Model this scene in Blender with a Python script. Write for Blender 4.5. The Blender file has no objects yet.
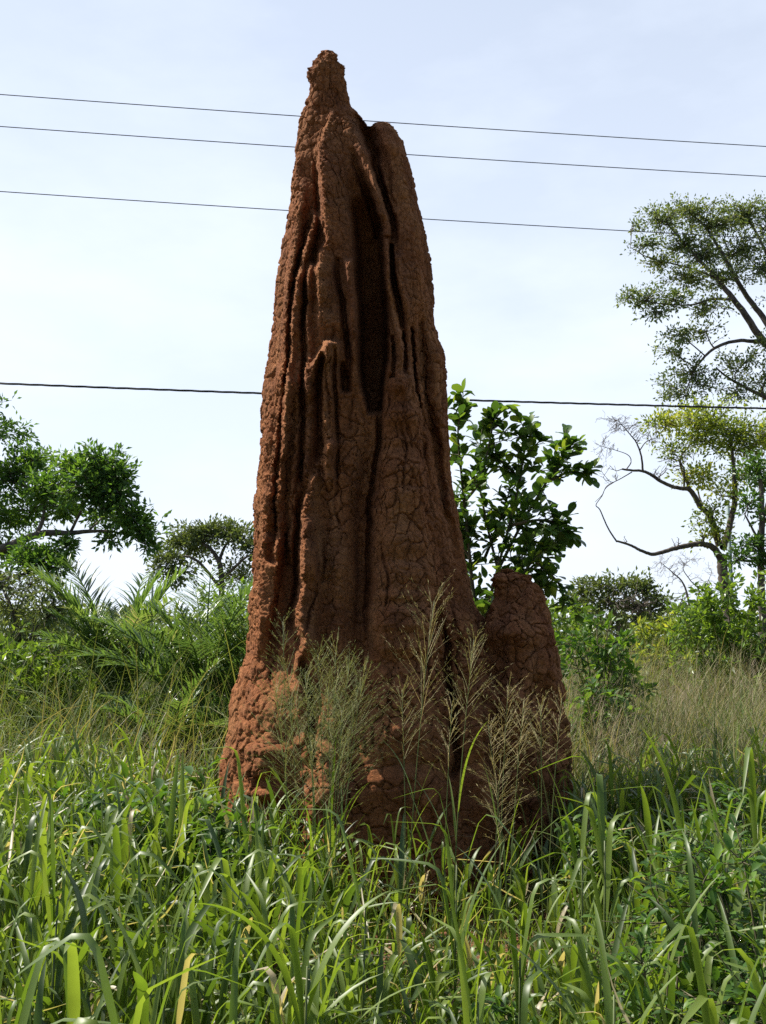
import bpy, math
import numpy as np
from mathutils import Vector

# ------------------------------------------------------------------ scene basics
SC = bpy.context.scene
COL = SC.collection
F = 1024.0                     # focal length in pixels (36 mm on a 36 mm tall frame)
CX, CY = 383.0, 512.0
PITCH = math.atan(128.0 / F)
CP, SP = math.cos(PITCH), math.sin(PITCH)
CZ = 1.6                       # eye height
RNG = np.random.default_rng(11)
SUN = np.array([-0.55, 0.235, 0.81]); SUN /= np.linalg.norm(SUN)


def P(u, v, Y):
    """The point at distance Y that lies behind pixel (u, v)."""
    a = (np.asarray(u, float) - CX) / F
    b = (CY - np.asarray(v, float)) / F
    t = Y / (CP - b * SP)
    return np.stack([a * t, np.broadcast_to(Y, np.shape(t)) * 1.0, CZ + (SP + b * CP) * t], -1)


def project(p):
    x, y, z = p[..., 0], p[..., 1], p[..., 2] - CZ
    f = y * CP + z * SP
    return CX + F * x / f, CY - F * (-y * SP + z * CP) / f


# ------------------------------------------------------------------ noise in numpy
def _hash(ix, iy, iz, seed):
    h = (ix.astype(np.int64) * 374761393 + iy.astype(np.int64) * 668265263
         + iz.astype(np.int64) * 2147483647 + seed * 1274126177) & 0xFFFFFFFF
    h = ((h ^ (h >> 13)) * 1274126177) & 0xFFFFFFFF
    h = ((h ^ (h >> 16)) * 2246822519) & 0xFFFFFFFF
    return ((h ^ (h >> 15)) & 0xFFFFFF) / float(0xFFFFFF)


def vnoise(p, seed=0):
    i = np.floor(p); f = p - i
    f = f * f * (3 - 2 * f)
    i = i.astype(np.int64)
    r = 0
    for dx in (0, 1):
        wx = f[..., 0] if dx else 1 - f[..., 0]
        for dy in (0, 1):
            wy = f[..., 1] if dy else 1 - f[..., 1]
            for dz in (0, 1):
                wz = f[..., 2] if dz else 1 - f[..., 2]
                r = r + wx * wy * wz * _hash(i[..., 0] + dx, i[..., 1] + dy, i[..., 2] + dz, seed)
    return r * 2 - 1


def fbm(p, seed=0, octv=3):
    s, a, t = 0, 1.0, 0
    for k in range(octv):
        s = s + a * vnoise(p * 2 ** k, seed + k * 7); t += a; a *= 0.5
    return s / t


def voronoi(p, seed=0):
    """F1, F2 and the random value of the nearest cell."""
    i = np.floor(p).astype(np.int64)
    f1 = np.full(p.shape[:-1], 9.0); f2 = f1.copy(); cid = f1 * 0
    for dx in (-1, 0, 1):
        for dy in (-1, 0, 1):
            for dz in (-1, 0, 1):
                c = i + np.array([dx, dy, dz])
                q = np.stack([_hash(c[..., 0], c[..., 1], c[..., 2], seed + k) for k in (1, 2, 3)], -1)
                d = np.linalg.norm(c + 0.1 + 0.8 * q - p, axis=-1)
                near = d < f1
                f2 = np.where(near, f1, np.minimum(f2, d))
                cid = np.where(near, q[..., 0], cid)
                f1 = np.where(near, d, f1)
    return f1, f2, cid


def sstep(a, b, x):
    t = np.clip((x - a) / (b - a), 0, 1)
    return t * t * (3 - 2 * t)


# ------------------------------------------------------------------ mesh collecting
class Soup:
    def __init__(self):
        self.V, self.Q, self.T, self.A, self.n = [], [], [], [], 0

    def add(self, V, Q=None, T=None, tint=0.5):
        V = np.asarray(V, float).reshape(-1, 3)
        if Q is not None and len(Q): self.Q.append(np.asarray(Q, np.int64).reshape(-1, 4) + self.n)
        if T is not None and len(T): self.T.append(np.asarray(T, np.int64).reshape(-1, 3) + self.n)
        self.V.append(V)
        self.A.append(np.broadcast_to(np.asarray(tint, float), (len(V),)))
        self.n += len(V)

    def build(self, name, mat, parent=None, smooth=True):
        V = np.concatenate(self.V) if self.V else np.zeros((0, 3))
        Q = np.concatenate(self.Q) if self.Q else np.zeros((0, 4), np.int64)
        T = np.concatenate(self.T) if self.T else np.zeros((0, 3), np.int64)
        me = bpy.data.meshes.new(name)
        me.vertices.add(len(V))
        me.vertices.foreach_set('co', V.astype(np.float32).ravel())
        li = np.concatenate([Q.ravel(), T.ravel()]).astype(np.int32)
        me.loops.add(len(li)); me.loops.foreach_set('vertex_index', li)
        me.polygons.add(len(Q) + len(T))
        st = np.concatenate([np.arange(len(Q)) * 4, len(Q) * 4 + np.arange(len(T)) * 3]).astype(np.int32)
        me.polygons.foreach_set('loop_start', st)
        me.polygons.foreach_set('use_smooth', np.full(len(st), smooth, dtype=bool))
        me.update(calc_edges=True)
        at = me.attributes.new('tint', 'FLOAT', 'POINT')
        at.data.foreach_set('value', np.concatenate(self.A).astype(np.float32) if self.A else [])
        me.materials.append(mat)
        o = bpy.data.objects.new(name, me)
        COL.objects.link(o)
        if parent is not None:
            o.parent = parent
            o.matrix_parent_inverse = parent.matrix_basis.inverted()
        return o


def tag(o, label=None, cat=None, group=None, kind=None):
    if label: o['label'] = label
    if cat: o['category'] = cat
    if group: o['group'] = group
    if kind: o['kind'] = kind
    return o


def thing(name, loc, label, cat, group=None):
    o = bpy.data.objects.new(name, None)
    o.location = tuple(float(c) for c in loc); o.empty_display_size = 0.1
    COL.objects.link(o)
    return tag(o, label, cat, group)


def norm(a):
    return a / np.maximum(np.linalg.norm(a, axis=-1, keepdims=True), 1e-9)


def tube(soup, pts, rad, sides=6, tint=0.5):
    pts = np.asarray(pts, float); n = len(pts)
    rad = np.broadcast_to(np.asarray(rad, float), (n,))
    tan = norm(np.gradient(pts, axis=0))
    ref = np.array([0.31, 0.85, 0.42]) if abs(tan[:, 2]).mean() > 0.6 else np.array([0.12, 0.1, 1.0])
    s = norm(np.cross(tan, ref)); w = np.cross(tan, s)
    a = np.arange(sides) / sides * 2 * np.pi
    V = pts[:, None] + rad[:, None, None] * (np.cos(a)[None, :, None] * s[:, None] + np.sin(a)[None, :, None] * w[:, None])
    i = np.arange(n - 1)[:, None] * sides; j = np.arange(sides)[None]; k = (j + 1) % sides
    Q = np.stack([i + j, i + k, i + sides + k, i + sides + j], -1).reshape(-1, 4)
    V = np.concatenate([V.reshape(-1, 3), pts[-1:]])
    e = (n - 1) * sides
    T = np.stack([e + np.arange(sides), e + (np.arange(sides) + 1) % sides, np.full(sides, n * sides)], -1)
    soup.add(V, Q, T, tint)


def curve(pts, per=6):
    """Catmull-Rom through the points (any number of columns)."""
    p = np.asarray(pts, float)
    if len(p) < 3:
        t = np.linspace(0, 1, per + 1)[:, None]
        return p[0] * (1 - t) + p[-1] * t
    q = np.concatenate([2 * p[:1] - p[1:2], p, 2 * p[-1:] - p[-2:-1]])
    out = []
    for i in range(1, len(q) - 2):
        t = np.arange(per)[:, None] / per
        a, b, c, d = q[i - 1], q[i], q[i + 1], q[i + 2]
        out.append(0.5 * (2 * b + (c - a) * t + (2 * a - 5 * b + 4 * c - d) * t ** 2 + (3 * b - a - 3 * c + d) * t ** 3))
    out.append(p[-1:])
    return np.concatenate(out)


def blades(soup, base, az, th0, bend, length, width, S=7, p=1.5, kink=None, kinkang=None,
           prof='grass', fold=0.25, twist=None, tint=None):
    """Many bent strips (grass blades, long leaves) with a crease along the middle."""
    N = len(base)
    if N == 0: return
    bc = lambda x: np.broadcast_to(np.asarray(x, float), (N,))
    az, th0, bend, length, width = map(bc, (az, th0, bend, length, width))
    t = np.linspace(0, 1, S + 1)[None]
    ang = th0[:, None] + bend[:, None] * t ** p
    if kink is not None:
        ang = ang + bc(kinkang)[:, None] * sstep(0, 1, (t - bc(kink)[:, None]) / 0.1)
    h = np.stack([np.cos(az), np.sin(az), 0 * az], -1)[:, None]
    sd = np.stack([-np.sin(az), np.cos(az), 0 * az], -1)[:, None]
    z = np.array([0, 0, 1.0])
    am = 0.5 * (ang[:, 1:] + ang[:, :-1])
    st = (np.sin(am)[..., None] * h + np.cos(am)[..., None] * z) * (length / S)[:, None, None]
    pos = base[:, None] + np.concatenate([np.zeros((N, 1, 3)), np.cumsum(st, 1)], 1)
    up = -(np.cos(ang)[..., None] * h - np.sin(ang)[..., None] * z)
    if twist is not None:
        tw = bc(twist)[:, None] * t
        side = np.cos(tw)[..., None] * sd + np.sin(tw)[..., None] * up
        up = np.cos(tw)[..., None] * up - np.sin(tw)[..., None] * sd
    else:
        side = np.broadcast_to(sd, up.shape)
    if prof == 'grass':
        w = np.minimum(1, 0.35 + 2.2 * t) * np.maximum(0.0, 1 - t ** 2.6) ** 0.8
    elif prof == 'leaf':
        w = np.sin(np.pi * np.clip(t, 0.02, 0.985) ** 0.85) ** 0.75
    elif prof == 'obovate':
        w = np.sin(np.pi * np.clip(t * 0.97 + 0.015, 0, 0.985) ** 1.35) ** 0.7
    else:
        w = np.minimum(1, 0.4 + 4 * t) * (1 - t) ** 0.6
    hw = 0.5 * (w * width[:, None])[..., None]
    fu = fold * hw * up
    V = np.stack([pos - side * hw + fu, pos, pos + side * hw + fu], 2)   # N,S+1,3,3
    i = np.arange(N)[:, None, None] * (S + 1) * 3 + np.arange(S)[None, :, None] * 3 + np.arange(2)[None, None]
    Q = np.stack([i, i + 1, i + 4, i + 3], -1).reshape(-1, 4)
    tn = RNG.random(N) if tint is None else bc(tint)
    soup.add(V.reshape(-1, 3), Q, None, np.repeat(tn, (S + 1) * 3))


def leaves(soup, base, direc, length, width, fold=0.35, droop=0.0, tint=None, upbias=0.9):
    """Many small folded leaves: base, two edge points, tip, drawn as two faces each."""
    N = len(base)
    if N == 0: return
    bc = lambda x: np.broadcast_to(np.asarray(x, float), (N,))
    length, width = bc(length)[:, None], bc(width)[:, None]
    d = norm(direc + np.array([0, 0, -1.0]) * droop)
    r = norm(RNG.normal(size=(N, 3)) + np.array([0, 0, 1.0]) * upbias)
    s = norm(np.cross(d, r)); n = np.cross(s, d)
    mid = base + d * length * 0.45
    V = np.stack([base, mid - s * width / 2 + n * fold * width / 2,
                  base + d * length - n * length * 0.08, mid + s * width / 2 + n * fold * width / 2], 1)
    i = np.arange(N)[:, None] * 4
    T = np.concatenate([i + np.array([[0, 2, 1]]), i + np.array([[0, 3, 2]])])
    tn = RNG.random(N) if tint is None else bc(tint)
    soup.add(V.reshape(-1, 3), None, T, np.repeat(tn, 4))


# ------------------------------------------------------------------ materials
def new_mat(name):
    m = bpy.data.materials.new(name); m.use_nodes = True
    nt = m.node_tree; nt.nodes.clear()
    return m, nt, nt.nodes.new, nt.links.new


def leaf_mat(name, stops, trans=0.4, tcol=None, rough=0.4, spec=0.5, tboost=1.6):
    """stops: [(pos, rgb)] picked by the per-leaf tint; leaf lets light through."""
    m, nt, N, L = new_mat(name)
    at = N('ShaderNodeAttribute'); at.attribute_name = 'tint'
    rp = N('ShaderNodeValToRGB'); cr = rp.color_ramp
    while len(cr.elements) < len(stops): cr.elements.new(0.5)
    for e, (p, c) in zip(cr.elements, stops):
        e.position = p; e.color = (*c, 1)
    L(at.outputs['Fac'], rp.inputs[0])
    nz = N('ShaderNodeTexNoise'); nz.inputs['Scale'].default_value = 9.0
    tc = N('ShaderNodeTexCoord'); L(tc.outputs['Object'], nz.inputs['Vector'])
    hv = N('ShaderNodeHueSaturation')
    mr = N('ShaderNodeMapRange'); mr.inputs['To Min'].default_value = 0.7; mr.inputs['To Max'].default_value = 1.3
    L(nz.outputs['Fac'], mr.inputs['Value']); L(mr.outputs[0], hv.inputs['Value'])
    L(rp.outputs[0], hv.inputs['Color'])
    pb = N('ShaderNodeBsdfPrincipled')
    pb.inputs['Roughness'].default_value = rough
    pb.inputs['Specular IOR Level'].default_value = spec
    L(hv.outputs[0], pb.inputs['Base Color'])
    tr = N('ShaderNodeBsdfTranslucent')
    mx = N('ShaderNodeMix'); mx.data_type = 'RGBA'; mx.blend_type = 'MULTIPLY'; mx.inputs[0].default_value = 1
    L(hv.outputs[0], mx.inputs[6])
    tcl = tcol or (1.25, 1.15, 0.5)
    mx.inputs[7].default_value = (tcl[0] * tboost, tcl[1] * tboost, tcl[2] * tboost, 1)
    L(mx.outputs[2], tr.inputs[0])
    ms = N('ShaderNodeMixShader'); ms.inputs[0].default_value = trans
    L(pb.outputs[0], ms.inputs[1]); L(tr.outputs[0], ms.inputs[2])
    out = N('ShaderNodeOutputMaterial'); L(ms.outputs[0], out.inputs[0])
    return m


def bark_mat(name, a, b, scale=14):
    m, nt, N, L = new_mat(name)
    tc = N('ShaderNodeTexCoord')
    mp = N('ShaderNodeMapping'); mp.inputs['Scale'].default_value = (1, 1, 0.25)
    nz = N('ShaderNodeTexNoise'); nz.inputs['Scale'].default_value = scale; nz.inputs['Detail'].default_value = 6
    rp = N('ShaderNodeValToRGB')
    rp.color_ramp.elements[0].position = 0.35; rp.color_ramp.elements[0].color = (*a, 1)
    rp.color_ramp.elements[1].position = 0.7; rp.color_ramp.elements[1].color = (*b, 1)
    bp = N('ShaderNodeBump'); bp.inputs['Strength'].default_value = 0.6; bp.inputs['Distance'].default_value = 0.03
    pb = N('ShaderNodeBsdfPrincipled'); pb.inputs['Roughness'].default_value = 0.9
    out = N('ShaderNodeOutputMaterial')
    L(tc.outputs['Object'], mp.inputs[0]); L(mp.outputs[0], nz.inputs['Vector'])
    L(nz.outputs['Fac'], rp.inputs[0]); L(rp.outputs[0], pb.inputs['Base Color'])
    L(nz.outputs['Fac'], bp.inputs['Height']); L(bp.outputs[0], pb.inputs['Normal'])
    L(pb.outputs[0], out.inputs[0])
    return m


def mound_mat():
    m, nt, N, L = new_mat('red_clay')
    tc = N('ShaderNodeTexCoord')
    n1 = N('ShaderNodeTexNoise'); n1.inputs['Scale'].default_value = 3.0; n1.inputs['Detail'].default_value = 8; n1.inputs['Roughness'].default_value = 0.65
    n2 = N('ShaderNodeTexNoise'); n2.inputs['Scale'].default_value = 38.0; n2.inputs['Detail'].default_value = 6; n2.inputs['Roughness'].default_value = 0.7
    vo = N('ShaderNodeTexVoronoi'); vo.feature = 'DISTANCE_TO_EDGE'; vo.inputs['Scale'].default_value = 21
    wp = N('ShaderNodeMix'); wp.data_type = 'RGBA'; wp.blend_type = 'LINEAR_LIGHT'; wp.inputs[0].default_value = 0.045
    rp = N('ShaderNodeValToRGB')
    els = rp.color_ramp.elements
    els[0].position = 0.28; els[0].color = (0.130, 0.040, 0.016, 1)
    els[1].position = 0.72; els[1].color = (0.40, 0.168, 0.066, 1)
    e = els.new(0.5); e.color = (0.255, 0.095, 0.036, 1)
    mxn = N('ShaderNodeMath'); mxn.operation = 'MULTIPLY_ADD'; mxn.inputs[1].default_value = 0.45
    for n in (n1, n2): L(tc.outputs['Object'], n.inputs['Vector'])
    L(tc.outputs['Object'], wp.inputs[6]); L(n2.outputs['Color'], wp.inputs[7])
    L(wp.outputs[2], vo.inputs['Vector'])
    L(n2.outputs['Fac'], mxn.inputs[0])
    hf = N('ShaderNodeMath'); hf.operation = 'MULTIPLY'; hf.inputs[1].default_value = 0.55
    L(n1.outputs['Fac'], hf.inputs[0]); L(hf.outputs[0], mxn.inputs[2])
    L(mxn.outputs[0], rp.inputs[0])
    mps = N('ShaderNodeMapping'); mps.inputs['Scale'].default_value = (1, 1, 0.3)
    n3 = N('ShaderNodeTexNoise'); n3.inputs['Scale'].default_value = 4.5; n3.inputs['Detail'].default_value = 5
    L(tc.outputs['Object'], mps.inputs[0]); L(mps.outputs[0], n3.inputs['Vector'])
    m3 = N('ShaderNodeMapRange'); m3.inputs['From Min'].default_value = 0.46; m3.inputs['From Max'].default_value = 0.74; m3.inputs['To Max'].default_value = 0.6; L(n3.outputs['Fac'], m3.inputs['Value'])
    pale = N('ShaderNodeMix'); pale.data_type = 'RGBA'; pale.inputs[7].default_value = (0.40, 0.185, 0.078, 1)
    L(m3.outputs[0], pale.inputs[0]); L(rp.outputs[0], pale.inputs[6])
    n4 = N('ShaderNodeTexNoise'); n4.inputs['Scale'].default_value = 7.0; n4.inputs['Detail'].default_value = 4
    mp4 = N('ShaderNodeMapping'); mp4.inputs['Scale'].default_value = (1, 1, 0.16); mp4.inputs['Location'].default_value = (3, 1, 2)
    L(tc.outputs['Object'], mp4.inputs[0]); L(mp4.outputs[0], n4.inputs['Vector'])
    m4 = N('ShaderNodeMapRange'); m4.inputs['From Min'].default_value = 0.5; m4.inputs['From Max'].default_value = 0.72; m4.inputs['To Max'].default_value = 0.55; L(n4.outputs['Fac'], m4.inputs['Value'])
    damp = N('ShaderNodeMix'); damp.data_type = 'RGBA'; damp.inputs[7].default_value = (0.13, 0.052, 0.026, 1)
    L(m4.outputs[0], damp.inputs[0]); L(pale.outputs[2], damp.inputs[6])
    ed = N('ShaderNodeMapRange'); ed.inputs['From Max'].default_value = 0.07; L(vo.outputs['Distance'], ed.inputs['Value'])
    ht = N('ShaderNodeMath'); ht.operation = 'MULTIPLY_ADD'; ht.inputs[1].default_value = 0.2
    L(ed.outputs[0], ht.inputs[0]); L(n2.outputs['Fac'], ht.inputs[2])
    bp = N('ShaderNodeBump'); bp.inputs['Strength'].default_value = 0.9; bp.inputs['Distance'].default_value = 0.016
    L(ht.outputs[0], bp.inputs['Height'])
    pb = N('ShaderNodeBsdfPrincipled'); pb.inputs['Roughness'].default_value = 0.95; pb.inputs['Specular IOR Level'].default_value = 0.15
    L(damp.outputs[2], pb.inputs['Base Color']); L(bp.outputs[0], pb.inputs['Normal'])
    out = N('ShaderNodeOutputMaterial'); L(pb.outputs[0], out.inputs[0])
    return m


def plain_mat(name, col, rough=0.6, metal=0.0):
    m, nt, N, L = new_mat(name)
    nz = N('ShaderNodeTexNoise'); nz.inputs['Scale'].default_value = 20
    tc = N('ShaderNodeTexCoord'); L(tc.outputs['Object'], nz.inputs['Vector'])
    hv = N('ShaderNodeHueSaturation'); hv.inputs['Color'].default_value = (*col, 1)
    mr = N('ShaderNodeMapRange'); mr.inputs['To Min'].default_value = 0.75; mr.inputs['To Max'].default_value = 1.25
    L(nz.outputs['Fac'], mr.inputs['Value']); L(mr.outputs[0], hv.inputs['Value'])
    pb = N('ShaderNodeBsdfPrincipled'); pb.inputs['Roughness'].default_value = rough; pb.inputs['Metallic'].default_value = metal
    L(hv.outputs[0], pb.inputs['Base Color'])
    out = N('ShaderNodeOutputMaterial'); L(pb.outputs[0], out.inputs[0])
    return m


def soil_mat():
    m, nt, N, L = new_mat('soil')
    tc = N('ShaderNodeTexCoord')
    n1 = N('ShaderNodeTexNoise'); n1.inputs['Scale'].default_value = 0.6; n1.inputs['Detail'].default_value = 8
    n2 = N('ShaderNodeTexNoise'); n2.inputs['Scale'].default_value = 30; n2.inputs['Detail'].default_value = 6
    for n in (n1, n2): L(tc.outputs['Object'], n.inputs['Vector'])
    rp = N('ShaderNodeValToRGB')
    rp.color_ramp.elements[0].position = 0.35; rp.color_ramp.elements[0].color = (0.045, 0.06, 0.02, 1)
    rp.color_ramp.elements[1].position = 0.7; rp.color_ramp.elements[1].color = (0.13, 0.085, 0.045, 1)
    L(n1.outputs['Fac'], rp.inputs[0])
    vd = N('ShaderNodeVectorMath'); vd.operation = 'DISTANCE'; vd.inputs[1].default_value = (0, 7.2, 0); L(tc.outputs['Object'], vd.inputs[0])
    md = N('ShaderNodeMath'); md.operation = 'MULTIPLY_ADD'; md.inputs[1].default_value = 1.4; L(n2.outputs['Fac'], md.inputs[0]); L(vd.outputs['Value'], md.inputs[2])
    mr = N('ShaderNodeMapRange'); mr.inputs['From Min'].default_value = 1.9; mr.inputs['From Max'].default_value = 3.0; mr.inputs['To Min'].default_value = 1; mr.inputs['To Max'].default_value = 0; L(md.outputs[0], mr.inputs['Value'])
    wash = N('ShaderNodeMix'); wash.data_type = 'RGBA'; wash.inputs[7].default_value = (0.24, 0.09, 0.038, 1); L(mr.outputs[0], wash.inputs[0]); L(rp.outputs[0], wash.inputs[6])
    bp = N('ShaderNodeBump'); bp.inputs['Strength'].default_value = 0.8; bp.inputs['Distance'].default_value = 0.04
    L(n2.outputs['Fac'], bp.inputs['Height'])
    pb = N('ShaderNodeBsdfPrincipled'); pb.inputs['Roughness'].default_value = 0.95
    L(wash.outputs[2], pb.inputs['Base Color']); L(bp.outputs[0], pb.inputs['Normal'])
    out = N('ShaderNodeOutputMaterial'); L(pb.outputs[0], out.inputs[0])
    return m


M = {}
M['clay'] = mound_mat()
M['soil'] = soil_mat()
M['grass'] = leaf_mat('grass_blade', [(0.0, (0.041, 0.076, 0.012)), (0.35, (0.089, 0.143, 0.017)), (0.88, (0.173, 0.232, 0.037)), (0.95, (0.281, 0.248, 0.119)), (1.0, (0.400, 0.324, 0.205))], trans=0.38, rough=0.46, spec=0.72, tboost=2.0, tcol=(1.16, 1.13, 0.52))
M['field'] = leaf_mat('field_grass', [(0.0, (0.083, 0.138, 0.034)), (0.4, (0.152, 0.207, 0.055)), (0.65, (0.262, 0.248, 0.103)), (1.0, (0.36, 0.31, 0.21))], trans=0.3, rough=0.6, spec=0.35, tboost=1.2)
M['straw'] = leaf_mat('seed_head', [(0.0, (0.16, 0.20, 0.06)), (0.5, (0.30, 0.27, 0.11)), (1.0, (0.45, 0.36, 0.19))], trans=0.3, rough=0.6, spec=0.3, tboost=1.1, tcol=(1.1, 1.05, 0.75))
M['husk'] = leaf_mat('dry_field_head', [(0.0, (0.17, 0.18, 0.08)), (0.5, (0.33, 0.28, 0.18)), (1.0, (0.46, 0.35, 0.28))], trans=0.3, rough=0.7, spec=0.2, tboost=1.1, tcol=(1.1, 1.0, 0.8))
M['stem'] = leaf_mat('grass_stem', [(0.0, (0.06, 0.11, 0.02)), (1.0, (0.17, 0.19, 0.06))], trans=0.15, rough=0.45)
M['tree_dark'] = leaf_mat('dark_tree_leaf', [(0.0, (0.044, 0.099, 0.024)), (0.6, (0.079, 0.169, 0.032)), (1.0, (0.147, 0.257, 0.044))], trans=0.38, rough=0.42)
M['tree_olive'] = leaf_mat('olive_tree_leaf', [(0.0, (0.061, 0.098, 0.043)), (0.6, (0.113, 0.167, 0.056)), (1.0, (0.207, 0.244, 0.082))], trans=0.34, rough=0.4)
M['tree_yellow'] = leaf_mat('yellow_tree_leaf', [(0.0, (0.103, 0.162, 0.029)), (0.6, (0.205, 0.270, 0.044)), (1.0, (0.342, 0.360, 0.059))], trans=0.45, rough=0.45)
M['bush'] = leaf_mat('bush_leaf', [(0.0, (0.057, 0.104, 0.020)), (0.6, (0.115, 0.200, 0.031)), (1.0, (0.191, 0.295, 0.042))], trans=0.42, rough=0.38)
M['far'] = leaf_mat('far_bush_leaf', [(0.0, (0.068, 0.098, 0.036)), (0.6, (0.112, 0.158, 0.050)), (1.0, (0.165, 0.210, 0.074))], trans=0.3, rough=0.5)
M['broad'] = leaf_mat('broad_leaf', [(0.0, (0.034, 0.078, 0.018)), (0.6, (0.062, 0.133, 0.025)), (0.92, (0.133, 0.218, 0.034)), (1.0, (0.250, 0.328, 0.046))], trans=0.36, rough=0.36, spec=0.5)
M['weed'] = leaf_mat('weed_leaf', [(0.0, (0.036, 0.084, 0.014)), (0.6, (0.066, 0.144, 0.022)), (1.0, (0.132, 0.228, 0.030))], trans=0.42, rough=0.44, spec=0.4)
M['palm'] = leaf_mat('palm_leaflet', [(0.0, (0.056, 0.107, 0.037)), (0.6, (0.107, 0.185, 0.052)), (0.9, (0.170, 0.240, 0.082)), (1.0, (0.340, 0.283, 0.234))], trans=0.36, rough=0.33, spec=0.6)
M['bark'] = bark_mat('grey_bark', (0.05, 0.038, 0.028), (0.15, 0.12, 0.09))
M['palebark'] = bark_mat('pale_bark', (0.09, 0.07, 0.055), (0.24, 0.20, 0.16))
M['twig'] = bark_mat('green_twig', (0.05, 0.05, 0.02), (0.12, 0.10, 0.05))
M['wire'] = plain_mat('wire_metal', (0.06, 0.065, 0.08), 0.5, 0.3)
M['cable'] = plain_mat('black_cable', (0.012, 0.013, 0.015), 0.5)
M['pole'] = plain_mat('grey_green_pole', (0.16, 0.22, 0.21), 0.6)

# ------------------------------------------------------------------ ground
def ground():
    s = Soup()
    xs = np.concatenate([np.linspace(-900, -40, 8), np.linspace(-30, 30, 121), np.linspace(40, 900, 8)])
    ys = np.concatenate([np.linspace(-60, -4, 6), np.linspace(-3, 45, 97), np.linspace(60, 1500, 10)])
    X, Y = np.meshgrid(xs, ys)
    p = np.stack([X * 0.35, Y * 0.35, 0 * X], -1)
    Z = 0.05 * fbm(p, 3) * (np.abs(X) < 30) * (Y < 45) * (Y > -3)
    nx = len(xs)
    i = (np.arange(len(ys) - 1)[:, None] * nx + np.arange(nx - 1)[None]).ravel()
    s.add(np.stack([X, Y, Z], -1), np.stack([i, i + 1, i + nx + 1, i + nx], -1))
    tag(s.build('ground', M['soil']), kind='structure')


ground()

# ------------------------------------------------------------------ termite mound
MD = 7.2      # distance of the mound's axis


def interp(tab, v):
    t = np.asarray(tab, float)
    return np.interp(v, t[:, 0], t[:, 1])


def ridge(U, V, pts, wl, wr=None, p=2.0, fade=(10, 10), wob=None):
    """pts: (u, v, height, width scale). A rib (or, with height < 0, a groove) that follows the points."""
    t = np.asarray([(a + (1.0,) * (4 - len(a))) for a in pts], float)
    uc = np.interp(V, t[:, 1], t[:, 0]); h = np.interp(V, t[:, 1], t[:, 2]); k = np.interp(V, t[:, 1], t[:, 3])
    if wob is not None: uc = uc + wob
    wr = wl if wr is None else wr
    d = U - uc
    w = np.where(d < 0, wl, wr) * k
    e = np.exp(-np.abs(d / w) ** p)
    end = sstep(t[0, 1] - fade[0], t[0, 1], V) * (1 - sstep(t[-1, 1], t[-1, 1] + fade[1], V))
    return h * e * end


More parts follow.
